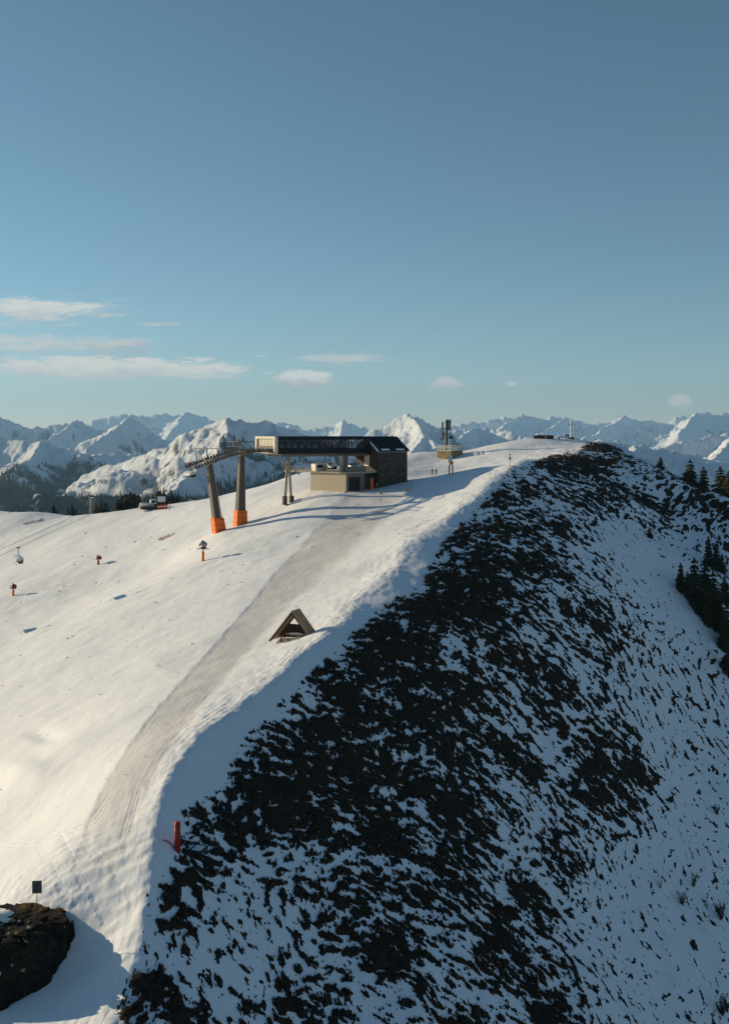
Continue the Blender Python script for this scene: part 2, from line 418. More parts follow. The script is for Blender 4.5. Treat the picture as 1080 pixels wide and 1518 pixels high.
def math_node(n, l, op, a, b=None):
    k = n.new('ShaderNodeMath')
    k.operation = op
    for i, v in enumerate((a, b)):
        if v is None:
            continue
        if hasattr(v, 'links'):
            l.new(v, k.inputs[i])
        else:
            k.inputs[i].default_value = v
    return k.outputs[0]

def noise_node(n, l, vec, scale, detail=4, rough=.55):
    k = n.new('ShaderNodeTexNoise')
    k.inputs['Scale'].default_value = scale
    k.inputs['Detail'].default_value = detail
    k.inputs['Roughness'].default_value = rough
    l.new(vec, k.inputs['Vector'])
    return k.outputs['Fac']

def ramp(n, l, fac, stops):
    r = n.new('ShaderNodeValToRGB')
    e = r.color_ramp.elements
    while len(e) > 1:
        e.remove(e[-1])
    e[0].position, e[0].color = stops[0][0], (*stops[0][1], 1)
    for p, c in stops[1:]:
        k = e.new(p)
        k.color = (*c, 1)
    l.new(fac, r.inputs[0])
    return r.outputs[0]

def mix_col(n, l, fac, a, b):
    k = n.new('ShaderNodeMix')
    k.data_type = 'RGBA'
    for nm, v in (('Factor', fac), ('A', a), ('B', b)):
        if hasattr(v, 'links'):
            l.new(v, k.inputs[nm])
        else:
            k.inputs[nm].default_value = v if nm == 'Factor' else (*v, 1)
    return k.outputs['Result']

def attr(n, name):
    k = n.new('ShaderNodeAttribute')
    k.attribute_name = name
    return k.outputs['Fac']

def snow_material():
    m, n, l, b = new_mat('snow')
    geo = n.new('ShaderNodeNewGeometry')
    pos = geo.outputs['Position']
    big = noise_node(n, l, pos, 0.05, 4)
    mid = noise_node(n, l, pos, 0.7, 5)
    fine = noise_node(n, l, pos, 5.0, 6, .7)
    c = mix_col(n, l, big, (0.765, 0.77, 0.84), (0.815, 0.82, 0.89))
    road = attr(n, 'road')
    dirty = mix_col(n, l, mid, (0.50, 0.48, 0.51), (0.60, 0.58, 0.61))
    rf = math_node(n, l, 'MULTIPLY', road, math_node(n, l, 'ADD', 0.55, math_node(n, l, 'MULTIPLY', fine, 0.6)))
    k = n.new('ShaderNodeClamp')
    l.new(rf, k.inputs[0])
    c = mix_col(n, l, k.outputs[0], c, dirty)
    l.new(c, b.inputs['Base Color'])
    b.inputs['Roughness'].default_value = 0.75
    b.inputs['Specular IOR Level'].default_value = 0.25
    # streaks across the slope and fine crust
    mp = n.new('ShaderNodeMapping')
    mp.inputs['Rotation'].default_value = (0, 0, R(28))
    mp.inputs['Scale'].default_value = (0.25, 1.6, 1)
    l.new(pos, mp.inputs[0])
    streak = noise_node(n, l, mp.outputs[0], 1.0, 6, .65)
    h = math_node(n, l, 'ADD', math_node(n, l, 'MULTIPLY', streak, 0.6), math_node(n, l, 'MULTIPLY', fine, 0.25))
    h = math_node(n, l, 'ADD', h, math_node(n, l, 'MULTIPLY', mid, 0.3))
    bp = n.new('ShaderNodeBump')
    bp.inputs['Strength'].default_value = 0.35
    bp.inputs['Distance'].default_value = 0.16
    l.new(h, bp.inputs['Height'])
    l.new(bp.outputs['Normal'], b.inputs['Normal'])
    return m

def heather_material():
    m, n, l, b = new_mat('heather')
    geo = n.new('ShaderNodeNewGeometry')
    pos = geo.outputs['Position']
    a = noise_node(n, l, pos, 2.3, 6, .7)
    c = ramp(n, l, a, [(0.28, (0.012, 0.011, 0.011)), (0.47, (0.032, 0.025, 0.021)), (0.62, (0.060, 0.042, 0.029)), (0.78, (0.044, 0.045, 0.027))])
    big = noise_node(n, l, pos, 0.09, 3)
    c = mix_col(n, l, ramp(n, l, big, [(0.5, (0, 0, 0)), (0.75, (.35, .35, .35))]), c, (0.060, 0.032, 0.018))
    dry = attr(n, 'dry')
    c = mix_col(n, l, dry, c, (0.30, 0.13, 0.045))
    l.new(c, b.inputs['Base Color'])
    b.inputs['Roughness'].default_value = 0.95
    b.inputs['Specular IOR Level'].default_value = 0.1
    f = noise_node(n, l, pos, 9.0, 5, .7)
    bp = n.new('ShaderNodeBump')
    bp.inputs['Strength'].default_value = 0.9
    bp.inputs['Distance'].default_value = 0.12
    l.new(f, bp.inputs['Height'])
    l.new(bp.outputs['Normal'], b.inputs['Normal'])
    return m

def mountain_material():
    m, n, l, b = new_mat('mountain_snow')
    geo = n.new('ShaderNodeNewGeometry')
    pos = geo.outputs['Position']
    sp = n.new('ShaderNodeSeparateXYZ')
    l.new(geo.outputs['Normal'], sp.inputs[0])
    a = noise_node(n, l, pos, 0.012, 9, .78)
    a2 = noise_node(n, l, pos, 0.05, 6, .75)
    st = math_node(n, l, 'ADD', sp.outputs['Z'], math_node(n, l, 'MULTIPLY', a, 0.55))
    st = math_node(n, l, 'ADD', st, math_node(n, l, 'MULTIPLY', a2, 0.45))
    rock = ramp(n, l, math_node(n, l, 'MULTIPLY', st, .5), [(.48, (1, 1, 1)), (.535, (0, 0, 0))])
    c = mix_col(n, l, rock, (0.765, 0.775, 0.85), (0.09, 0.085, 0.095))
    fo = attr(n, 'forest')
    c = mix_col(n, l, fo, c, (0.016, 0.022, 0.022))
    l.new(c, b.inputs['Base Color'])
    b.inputs['Roughness'].default_value = 0.9
    b.inputs['Specular IOR Level'].default_value = 0.1
    bp = n.new('ShaderNodeBump')
    bp.inputs['Strength'].default_value = 0.6
    bp.inputs['Distance'].default_value = 14.0
    l.new(a2, bp.inputs['Height'])
    l.new(bp.outputs['Normal'], b.inputs['Normal'])
    return m

M_SNOW, M_HEATHER, M_MOUNT = snow_material(), heather_material(), mountain_material()

# ------------------------------------------------------------------ object helpers
def link(o, parent=None):
    COL.objects.link(o)
    if parent is not None:
        o.parent = parent
    return o

def tag(o, label=None, cat=None, group=None, kind=None):
    if label: o['label'] = label
    if cat: o['category'] = cat
    if group: o['group'] = group
    if kind: o['kind'] = kind
    return o

def grid_object(name, X, Y, Z, mat, keep=None, attrs=None, smooth=True):
    """a sheet over a structured grid; keep = mask of its quads"""
    r, c = X.shape
    idx = np.arange(r * c).reshape(r, c)
    q = np.stack([idx[:-1, :-1], idx[:-1, 1:], idx[1:, 1:], idx[1:, :-1]], -1).reshape(-1, 4)
    if keep is not None:
        q = q[keep.ravel()]
    used = np.unique(q)
    remap = np.full(r * c, -1)
    remap[used] = np.arange(len(used))
    q = remap[q]
    co = np.stack([X.ravel()[used], Y.ravel()[used], Z.ravel()[used]], 1).astype(np.float32)
    me = bpy.data.meshes.new(name)
    me.vertices.add(len(co))
    me.vertices.foreach_set('co', co.ravel())
    me.loops.add(q.size)
    me.loops.foreach_set('vertex_index', q.ravel().astype(np.int32))
    me.polygons.add(len(q))
    me.polygons.foreach_set('loop_start', np.arange(0, q.size, 4, dtype=np.int32))
    me.polygons.foreach_set('loop_total', np.full(len(q), 4, dtype=np.int32))
    if smooth:
        me.polygons.foreach_set('use_smooth', np.ones(len(q), dtype=bool))
    for k, v in (attrs or {}).items():
        a = me.attributes.new(k, 'FLOAT', 'POINT')
        a.data.foreach_set('value', v.ravel()[used].astype(np.float32))
    me.update(calc_edges=True)
    me.materials.append(mat)
    return link(bpy.data.objects.new(name, me))

# ------------------------------------------------------------------ near ground
def row_spacing(y0, y1, n):
    t = np.linspace(0, 1, n)
    s = np.log(y0) + t * (np.log(y1) - np.log(y0))
    return np.exp(s)
rows = np.concatenate([row_spacing(44, 52, 30)[:-1], row_spacing(52, 200, 640)[:-1], row_spacing(200, 320, 150)[:-1], row_spacing(320, 470, 30)])
cols = np.concatenate([np.linspace(-420, -20, 60)[:-1], np.linspace(-20, 1100, 600)[:-1], np.linspace(1100, 1500, 60)])
Yg, Pg = np.meshgrid(rows, cols, indexing='ij')
Xg = (Pg - CX) / F_PX * Yg
G = ground_arrays(Xg, Yg)
ground = grid_object('snow_ground', Xg, Yg, G['z'], M_SNOW, attrs={'road': G['road']})
tag(ground, kind='structure')

cov = G['cov']
hgt = np.clip(cov, -.2, .45)
over = G['z'] + np.clip(hgt * 0.7, -0.12, 0.22) + np.where(hgt > 0, 0.07 * gnoise(Xg / .3, Yg / .3, 201) * np.clip(hgt * 6, 0, 1), 0) + 0.015
cq = np.maximum(np.maximum(cov[:-1, :-1], cov[1:, 1:]), np.maximum(cov[1:, :-1], cov[:-1, 1:]))
dry = np.exp(-(((G['px'] - 848) / 26) ** 2 + ((G['py'] - 671) / 8) ** 2)) * 0.9 + 0.25 * np.exp(-(((G['px'] - 275) / 16) ** 2 + ((G['py'] - 1208) / 9) ** 2))
heather = grid_object('heather', Xg, Yg, over, M_HEATHER, keep=(cq > 0.0) & (Yg[:-1, :-1] < 330), attrs={'dry': np.clip(dry, 0, 1)})
tag(heather, kind='stuff')
# sparse grass blades poking through the sunlit snow
rt_ = np.random.RandomState(8)
tpx = np.concatenate([rt_.uniform(0, 470, 90), rt_.uniform(500, 640, 25), [110, 122, 131, 158, 170, 330, 345, 360, 60, 66, 72, 240, 236, 345, 20, 14]])
tpy = np.concatenate([rt_.uniform(790, 1220, 90), rt_.uniform(735, 800, 25), [838, 826, 828, 812, 812, 846, 850, 838, 1086, 1090, 1084, 992, 990, 1006, 758, 760]])
tv, tf = [], []
for qx, qy in zip(tpx, tpy):
    ys_ = np.linspace(60, 330, 700)
    xs_ = (qx - CX) / F_PX * ys_
    zg_ = base_height(xs_, ys_)[0]
    k_ = np.nonzero(zg_ > (HY - qy) / F_PX * ys_)[0]
    if not len(k_): continue
    k_ = k_[0]
    c_ = ground_arrays(xs_[k_:k_ + 1], ys_[k_:k_ + 1])
    if c_['right'][0] > .3: continue
    for j in range(rt_.randint(3, 9)):
        a_, r_ = rt_.uniform(0, 6.28), rt_.uniform(0, .28)
        b0 = np.array([xs_[k_] + r_ * math.cos(a_) * 1.6, ys_[k_] + r_ * math.sin(a_), c_['z'][0] - .04])
        l_ = rt_.uniform(.08, .26) * ys_[k_] / 150
        d_ = np.array([rt_.uniform(-.8, .8), rt_.uniform(-.5, .5), 1]) * l_
        w_ = np.array([.03, .01, 0]) * ys_[k_] / 120
        o_ = len(tv)
        tv += [tuple(b0 - w_), tuple(b0 + w_), tuple(b0 + d_)]
        tf.append((o_, o_ + 1, o_ + 2))
tme = bpy.data.meshes.new('grass_blades')
tme.from_pydata(tv, [], tf)
tme.materials.append(M_HEATHER)
tag(link(bpy.data.objects.new('grass_blades', tme)), kind='stuff')
# sprigs standing out of the shrub cover
rs_ = np.random.RandomState(3)
cc = .25 * (cov[:-1, :-1] + cov[1:, 1:] + cov[1:, :-1] + cov[:-1, 1:])
ci, cj = np.nonzero((cc > .0) & (Yg[:-1, :-1] < 300) & (Pg[:-1, :-1] > -20) & (Pg[:-1, :-1] < 1110))
wgt = np.exp(-(cc[ci, cj] / .12)) + .12
pk = rs_.choice(len(ci), min(110000, len(ci)), replace=False, p=wgt / wgt.sum())
ci, cj = ci[pk], cj[pk]
bx, by, bz = Xg[ci, cj] + rs_.uniform(-.06, .06, len(pk)), Yg[ci, cj] + rs_.uniform(-.1, .1, len(pk)), over[ci, cj]
ln = by / F_PX * rs_.uniform(2.0, 6.5, len(pk))
an = rs_.uniform(0, 6.28, len(pk))
el_ = rs_.uniform(.1, 1.1, len(pk))
dx, dy, dz = np.cos(an) * np.cos(el_), np.sin(an) * np.cos(el_), np.sin(el_)
wd = ln * rs_.uniform(.14, .30, len(pk))
v0 = np.stack([bx - dy * wd, by + dx * wd, bz - .03], -1)
v1 = np.stack([bx + dy * wd, by - dx * wd, bz - .03], -1)
v2 = np.stack([bx + dx * ln, by + dy * ln, bz + dz * ln], -1)
vv = np.stack([v0, v1, v2], 1).reshape(-1, 3)
sme = bpy.data.meshes.new('heather_sprigs')
sme.vertices.add(len(vv)); sme.vertices.foreach_set('co', vv.astype(np.float32).ravel())
sme.loops.add(len(vv)); sme.loops.foreach_set('vertex_index', np.arange(len(vv), dtype=np.int32))
sme.polygons.add(len(pk)); sme.polygons.foreach_set('loop_start', np.arange(0, len(vv), 3, dtype=np.int32)); sme.polygons.foreach_set('loop_total', np.full(len(pk), 3, dtype=np.int32))
sme.update(calc_edges=True)
sme.materials.append(M_HEATHER)
tag(link(bpy.data.objects.new('heather_sprigs', sme)), kind='stuff')

# ------------------------------------------------------------------ the mountains
RIDGES = [   # group, slope, crest points (column, row, distance)
    ('near', .60, [(334, 617, 3000), (338, 640, 2800), (322, 672, 2480), (285, 702, 2180), (232, 745, 1850)]),
    ('near', .52, [(334, 617, 3000), (352, 623, 3060), (378, 623, 3180), (405, 627, 3300), (445, 641, 3500), (520, 668, 3700)]),
    ('near', .55, [(334, 617, 3000), (300, 636, 3100), (262, 655, 3250), (215, 672, 3400), (130, 700, 3600)]),
    ('near', .50, [(405, 627, 3300), (430, 668, 2900), (455, 700, 2500), (480, 720, 2200)]),
    ('valley', .42, [(-120, 640, 4600), (0, 648, 4600), (40, 655, 4500), (62, 654, 4450), (95, 664, 4600), (140, 671, 4700), (200, 672, 4800), (260, 672, 4900)]),
    ('valley', .45, [(62, 654, 4450), (52, 672, 4200), (28, 690, 3900), (10, 715, 3500)]),
    ('valley', .40, [(140, 671, 4700), (150, 700, 4000), (140, 730, 3400), (130, 760, 2900)]),
    ('mid_left', .62, [(-150, 590, 9000), (-40, 606, 9000), (0, 617, 9000), (40, 631, 9000), (75, 629, 9000), (100, 627, 9000), (116, 620, 9000), (135, 632, 8900), (160, 640, 8800)]),
    ('mid_left', .60, [(120, 655, 7800), (150, 642, 7800), (172, 627, 7700), (192, 616, 7600), (215, 631, 7700), (245, 652, 7800), (290, 668, 7900)]),
    ('mid_left', .6, [(192, 616, 7600), (166, 638, 7200), (128, 664, 6600)]),
    ('mid_left', .6, [(116, 620, 9000), (84, 645, 8300), (48, 664, 7600)]),
    ('mid_left', .6, [(0, 617, 9000), (-40, 645, 8300), (-80, 664, 7600)]),
    ('far', .55, [(120, 630, 16000), (150, 618, 16000), (177, 611, 16000), (205, 614, 16000), (225, 615, 16000), (240, 611, 16000), (252, 617, 16000), (276, 607, 16000), (300, 618, 16000), (340, 630, 16000), (385, 633, 15500), (410, 626, 15500), (440, 630, 15500)]),
    ('far', .6, [(276, 607, 16000), (265, 625, 15000), (250, 645, 13800)]),
    ('far', .55, [(430, 629, 13000), (455, 635, 13000), (480, 631, 13000), (492, 630, 13000), (510, 621, 13000), (528, 629, 13000), (548, 637, 13000), (580, 645, 13000)]),
    ('far', .6, [(510, 621, 13000), (506, 640, 12000), (500, 660, 11000)]),
    ('pyramid', .55, [(602, 611, 6000), (575, 626, 6000), (545, 641, 6000), (510, 655, 6000), (450, 680, 6000)]),
    ('pyramid', .60, [(602, 611, 6000), (612, 620, 5850), (621, 632, 5600), (628, 646, 5250), (612, 668, 4800), (600, 690, 4400)]),
    ('pyramid', .55, [(602, 611, 6000), (625, 622, 6150), (650, 634, 6400), (685, 650, 6700), (720, 668, 6900)]),
    ('pyramid', .55, [(628, 646, 5250), (640, 655, 5100), (650, 668, 4900)]),
    ('mid', .55, [(640, 650, 8200), (668, 640, 8000), (690, 636, 8000), (703, 632, 8000), (725, 637, 8000), (750, 639, 7800), (790, 648, 7600), (840, 655, 7400), (900, 668, 7200)]),
    ('mid', .55, [(703, 632, 8000), (680, 650, 7200), (660, 668, 6500)]),
    ('far', .58, [(640, 634, 14000), (665, 629, 14000), (690, 628, 14000), (715, 621, 14000), (742, 616, 14000), (757, 614, 14000), (775, 611, 14000), (797, 618, 14000), (812, 615, 14000), (838, 617, 14000), (855, 623, 14000), (880, 626, 14000), (905, 624, 14000), (928, 617, 14000), (950, 624, 14000), (985, 622, 14000), (1015, 615, 14000), (1030, 611, 14000), (1060, 614, 14000), (1090, 606, 14000), (1200, 600, 14000)]),
    ('far', .6, [(775, 611, 14000), (740, 635, 12800), (700, 655, 11800)]),
    ('far', .6, [(838, 617, 14000), (812, 636, 12800), (785, 655, 11800)]),
    ('far', .6, [(928, 617, 14000), (895, 635, 12800), (865, 650, 12000)]),
    ('far', .55, [(1030, 611, 14000), (1018, 628, 12500), (1005, 645, 11500)]),
    ('right', .50, [(1160, 622, 7000), (1095, 637, 7000), (1060, 645, 6900), (1025, 652, 6800), (985, 660, 6700), (940, 668, 6500)]),
    ('right', .45, [(1095, 637, 7000), (1075, 662, 6000), (1050, 685, 5200)]),
    ('slope', .40, [(800, 646, 2300), (860, 650, 2700), (905, 655, 3100), (950, 663, 3500), (1000, 668, 3900), (1060, 682, 4300), (1150, 712, 4800)]),
]
GROUPS = ['near', 'valley', 'mid_left', 'far', 'pyramid', 'mid', 'right', 'slope']

def ridge_field(x, y, w):
    """distance to a crest line, its height and the running length along it"""
    best = np.full(x.shape, 1e18)
    h = np.zeros(x.shape)
    sl = np.zeros(x.shape)
    run = 0.0
    for a, b in zip(w[:-1], w[1:]):
        dx, dy = b[0] - a[0], b[1] - a[1]
        L = math.hypot(dx, dy)
        t = np.clip(((x - a[0]) * dx + (y - a[1]) * dy) / (L * L), 0, 1)
        ex, ey = x - a[0] - t * dx, y - a[1] - t * dy
        d2 = ex * ex + ey * ey
        m = d2 < best
        best = np.where(m, d2, best)
        h = np.where(m, a[2] + t * (b[2] - a[2]), h)
        sl = np.where(m, run + t * L + 0.25 * np.sign(dx * ey - dy * ex) * L * 7.3, sl)
        run += L
    return np.sqrt(best), h, sl

def mountain_height(x, y):
    best = np.full(x.shape, -1e9)
    gid = np.zeros(x.shape, int)
    wa = fbm(x / (0.05 * y), y / (0.05 * y.mean()), 3, 301)
    wb = fbm(x / (0.05 * y) + 7, y / (0.05 * y.mean()), 3, 311)
    for gi, (g, s, pts) in enumerate(RIDGES):
        w = [P(*p) for p in pts]
        D = float(np.mean([p[2] for p in pts]))
        lam = D * (.016 if g in ('near', 'slope') else .020) + 25
        d, h, sl = ridge_field(x, y, w)
        k = sstep(0, lam * 2, d)
        d, h, sl = ridge_field(x + k * wa * lam * 1.3, y + k * wb * lam * 1.3, w)
        amp = dict(slope=.05, valley=.40, near=.24).get(g, .72)
        rib = ridged(sl / lam, d / (lam * 4.5) + gi, 5, 500 + gi * 7, .62)
        z = h - s * d * (1.15 - 0.35 * np.clip(d / (D * .2), 0, 1)) - amp * s * np.minimum(d, lam * 3.2) * (1.0 - rib) * 1.9
        # a jagged crest
        z = z + D * (+.0019 if g not in ('slope', 'near', 'valley') else .0005) * fbm(sl / (lam * .35), d / lam, 4, 600 + gi, .6)
        up = z > best
        best = np.where(up, z, best)
        gid = np.where(up, GROUPS.index(g), gid)
    f = 20 + .012 * y
    best = best + (2.5 + .0026 * y) * fbm(x / f, y / f, 4, 351, .6)
    return np.maximum(best, -760.0), gid

mrows = np.concatenate([row_spacing(1300, 5200, 420)[:-1], row_spacing(5200, 17500, 330)])
mcols = np.linspace(-160, 1240, 560)
Ym, Pm_ = np.meshgrid(mrows, mcols, indexing='ij')
Xm = (Pm_ - CX) / F_PX * Ym
Zm, gid = mountain_height(Xm, Ym)
pym = HY - F_PX * Zm / Ym
fn = fbm(Xm / 260, Ym / 260, 5, 401, .62)
line = -30 - 0.034 * Ym + 55 * ((gid == 0) & (Pm_ > 325))
forest = sstep(-.1, .25, (line - Zm) / 160 + 0.75 * fn)
forest = forest * (gid == 0) + forest * (gid == 1) + 0.0
# the sunny flank of the near mountain carries little wood
forest = np.where((gid == 0) & (Pm_ < 322) & (pym < 735) & ((Pm_ - 322) * 0.9 < (740 - pym) * -0.2), forest * 0.25, forest)
gq = gid[:-1, :-1]
NAMES = dict(near='near_mountain', valley='forested_mountain', mid_left='left_mountain_range', far='far_mountain_range', pyramid='pyramid_mountain', mid='middle_mountain_range', right='sunlit_mountain', slope='shaded_snow_slope')
for i, g in enumerate(GROUPS):
    if (gq == i).any():
        o = grid_object(NAMES[g], Xm, Ym, Zm, M_MOUNT, keep=(gq == i), attrs={'forest': np.clip(forest, 0, 1)})
        tag(o, kind='structure')

# the wooded lower slopes, seen as one mass of small spruces
rf_ = np.random.RandomState(5)
cell = (forest[:-1, :-1] > .25) & (Ym[:-1, :-1] < 5200) & (gq <= 1)
ci, cj = np.nonzero(cell)
area = (Ym[ci + 1, cj] - Ym[ci, cj]) * (Xm[ci, cj + 1] - Xm[ci, cj])
pk = rf_.choice(len(ci), 26000, p=area / area.sum())
ci, cj = ci[pk], cj[pk]
fu, fv = rf_.rand(len(pk)), rf_.rand(len(pk))
tx = Xm[ci, cj] * (1 - fu) + Xm[ci + 1, cj + 1] * fu
ty = Ym[ci, cj] * (1 - fv) + Ym[ci + 1, cj + 1] * fv
tz = np.minimum(Zm[ci, cj], Zm[ci + 1, cj + 1])
th = rf_.uniform(9, 19, len(pk))
tw = th * rf_.uniform(.16, .24, len(pk))
ang = np.arange(5) * 2 * np.pi / 5
base = np.stack([tx[:, None] + tw[:, None] * np.cos(ang), ty[:, None] + tw[:, None] * np.sin(ang), np.repeat((tz - 3)[:, None], 5, 1)], -1)
tip = np.stack([tx, ty, tz + th], -1)[:, None, :]
vv = np.concatenate([base, tip], 1).reshape(-1, 3)
off = (np.arange(len(pk)) * 6)[:, None, None]
tri = np.array([(i, (i + 1) % 5, 5) for i in range(5)])[None] + off
fme = bpy.data.meshes.new('mountain_forest')
fme.from_pydata(vv.tolist(), [], tri.reshape(-1, 3).tolist())
fmat, fn_, fl_, fb_ = new_mat('distant_spruce')
fg = fn_.new('ShaderNodeNewGeometry')
fl_.new(ramp(fn_, fl_, noise_node(fn_, fl_, fg.outputs['Position'], .02, 3), [(.3, (.010, .015, .014)), (.7, (.024, .030, .024))]), fb_.inputs['Base Color'])
fb_.inputs['Roughness'].default_value = .95
fme.materials.append(fmat)
tag(link(bpy.data.objects.new('mountain_forest', fme)), kind='stuff')

# the air between the hill and the far ranges
def haze_box(dens, col):
    m = bpy.data.materials.new('air')
    m.use_nodes = True
    n, l = m.node_tree.nodes, m.node_tree.links
    n.remove(n['Principled BSDF'])
    v = n.new('ShaderNodeVolumePrincipled')
    v.inputs['Color'].default_value = (*col, 1)
    v.inputs['Density'].default_value = dens
    v.inputs['Anisotropy'].default_value = 0.1
    l.new(v.outputs[0], n['Material Output'].inputs['Volume'])
    me = bpy.data.meshes.new('haze')
    x, y0, y1, z0, z1 = 14000, -2000, 19500, -800, 620
    me.from_pydata([(a, b_, c) for c in (z0, z1) for b_ in (y0, y1) for a in (-x, x)], [], [(0, 2, 3, 1), (4, 5, 7, 6), (0, 1, 5, 4), (2, 6, 7, 3), (0, 4, 6, 2), (1, 3, 7, 5)])
    me.materials.append(m)
    return tag(link(bpy.data.objects.new('haze', me)), kind='stuff')
haze_box(4.2e-5, (.40, .68, 1.0))

# ------------------------------------------------------------------ building kit
class MB:
    def __init__(self):
        self.v, self.f = [], []
    def add(self, vs, fs):
        o = len(self.v)
        self.v += [tuple(p) for p in vs]
        self.f += [tuple(i + o for i in f) for f in fs]
        return self
    def box(self, c, s, rot=None):
        h = Vector(s) * 0.5
        vs = [Vector((x * h.x, y * h.y, z * h.z)) for z in (-1, 1) for y in (-1, 1) for x in (-1, 1)]
        if rot is not None:
            m = rot if isinstance(rot, Matrix) else Euler(rot).to_matrix()
            vs = [m @ p for p in vs]
        c = Vector(c)
        return self.add([p + c for p in vs], [(0, 2, 3, 1), (4, 5, 7, 6), (0, 1, 5, 4), (2, 6, 7, 3), (0, 4, 6, 2), (1, 3, 7, 5)])
    def span(self, a, b):
        return self.box([(p + q) / 2 for p, q in zip(a, b)], [abs(q - p) for p, q in zip(a, b)])
    def tube(self, a, b, r1, r2=None, n=8, caps=True):
        a, b = Vector(a), Vector(b)
        r2 = r1 if r2 is None else r2
        q = (b - a).to_track_quat('Z', 'Y')
        vs = []
        for p, r in ((a, r1), (b, r2)):
            vs += [p + q @ Vector((r * math.cos(2 * math.pi * (i + .5) / n), r * math.sin(2 * math.pi * (i + .5) / n), 0)) for i in range(n)]
        fs = [(i, (i + 1) % n, n + (i + 1) % n, n + i) for i in range(n)]
        if caps:
            fs += [tuple(range(n - 1, -1, -1)), tuple(range(n, 2 * n))]
        return self.add(vs, fs)
    def beam(self, a, b, w, h):
        """rectangular bar from a to b"""
        a, b = Vector(a), Vector(b)
        d = b - a
        q = d.to_track_quat('Z', 'Y').to_matrix()
        return self.box((a + b) / 2, (w, h, d.length), q)
    def path(self, pts, r, n=5):
        for a, b in zip(pts[:-1], pts[1:]):
            self.tube(a, b, r, r, n)
        return self
    def prism(self, poly, z0, z1):
        n = len(poly)
        vs = [(p[0], p[1], z0) for p in poly] + [(p[0], p[1], z1) for p in poly]
        fs = [(i, (i + 1) % n, n + (i + 1) % n, n + i) for i in range(n)] + [tuple(range(n - 1, -1, -1)), tuple(range(n, 2 * n))]
        return self.add(vs, fs)
    def extrude(self, poly, axis_from, axis_to, plane):
        """polygon given in plane (two axes) pushed along the third: plane 'xz' pushes along y, 'yz' along x"""
        n = len(poly)
        mk = (lambda p, t: (p[0], t, p[1])) if plane == 'xz' else (lambda p, t: (t, p[0], p[1]))
        vs = [mk(p, axis_from) for p in poly] + [mk(p, axis_to) for p in poly]
        fs = [(i, (i + 1) % n, n + (i + 1) % n, n + i) for i in range(n)] + [tuple(range(n - 1, -1, -1)), tuple(range(n, 2 * n))]
        return self.add(vs, fs)
    def blob(self, c, r, seed=0, sub=2, rough=.25):
        bm = bmesh.new()
        bmesh.ops.create_icosphere(bm, subdivisions=sub, radius=1)
        rnd = random.Random(seed)
        ph = [rnd.uniform(0, 6) for _ in range(6)]
        r = r if hasattr(r, '__len__') else (r, r, r)
        vs = []
        for v in bm.verts:
            p = v.co
            k = 1 + rough * (math.sin(3.1 * p.x + ph[0]) * math.sin(2.7 * p.y + ph[1]) + .6 * math.sin(5.3 * p.z + ph[2] + 2 * p.x) + .4 * math.sin(7.9 * p.y + ph[3] + 3 * p.z))
            vs.append((c[0] + p.x * r[0] * k, c[1] + p.y * r[1] * k, c[2] + p.z * r[2] * k))
        fs = [[v.index for v in f.verts] for f in bm.faces]
        bm.free()
        return self.add(vs, fs)
    def build(self, name, mat, parent=None, smooth=False, bevel=0.0):
        me = bpy.data.meshes.new(name)
        me.from_pydata([tuple(p) for p in self.v], [], self.f)
        bm = bmesh.new()
        bm.from_mesh(me)
        bmesh.ops.recalc_face_normals(bm, faces=bm.faces)
        if bevel:
            bmesh.ops.bevel(bm, geom=list(bm.edges), offset=bevel, segments=1, affect='EDGES', clamp_overlap=True)
        bm.to_mesh(me)
        bm.free()
        me.materials.append(mat)
        if smooth:
            for p in me.polygons:
                p.use_smooth = True
        return link(bpy.data.objects.new(name, me), parent)

def empty(name, loc, rz=0.0, label=None, cat=None, group=None):
    o = bpy.data.objects.new(name, None)
    o.empty_display_size = .5
    o.location = loc
    o.rotation_euler = (0, 0, rz)
    link(o)
    return tag(o, label, cat, group)

def copy_tree(o, parent=None):
    c = o.copy()
    link(c, parent)
    for ch in [k for k in bpy.data.objects if k.parent == o]:
        copy_tree(ch, c)
    return c

def gz(x, y):
    return float(ground_arrays(np.array([float(x)]), np.array([float(y)]))['z'][0])

def hit(px, py, y0=46.0, y1=330.0):
    """where the line of sight through a pixel of the photograph first meets the hill"""
    ys = np.exp(np.linspace(math.log(y0), math.log(y1), 1500))
    xs = (px - CX) / F_PX * ys
    g = ground_arrays(xs, ys)['z'] - (HY - py) / F_PX * ys
    k = np.nonzero(g > 0)[0]
    k = k[0] if len(k) else len(ys) - 1
    return Vector((xs[k], ys[k], float(ground_arrays(xs[k:k + 1], ys[k:k + 1])['z'][0])))

# ------------------------------------------------------------------ materials of the built things
m_concrete = simple('concrete', (0.42, 0.37, 0.30), .85, var=.14, scale=1.5, bump=.2)
m_cream = simple('cream_render', (0.45, 0.385, 0.295), .85, var=.06, scale=2)
m_brown_conc = simple('brown_concrete', (0.20, 0.155, 0.125), .85, var=.15, scale=2)
m_navy = simple('dark_steel_cladding', (0.012, 0.013, 0.020), .65, var=.2, scale=2, spec=.15)
m_pale_frame = simple('pale_metal_frame', (0.55, 0.50, 0.40), .5, var=.06)
m_pale_panel = simple('pale_ribbed_panel', (0.62, 0.58, 0.50), .5, var=.06)
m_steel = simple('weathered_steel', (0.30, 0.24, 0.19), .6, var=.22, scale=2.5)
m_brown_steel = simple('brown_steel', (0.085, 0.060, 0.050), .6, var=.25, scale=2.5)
m_dark_metal = simple('dark_metal', (0.03, 0.03, 0.035), .5, var=.25)
m_grey_metal = simple('grey_metal', (0.30, 0.30, 0.30), .45, metal=.5, var=.12)
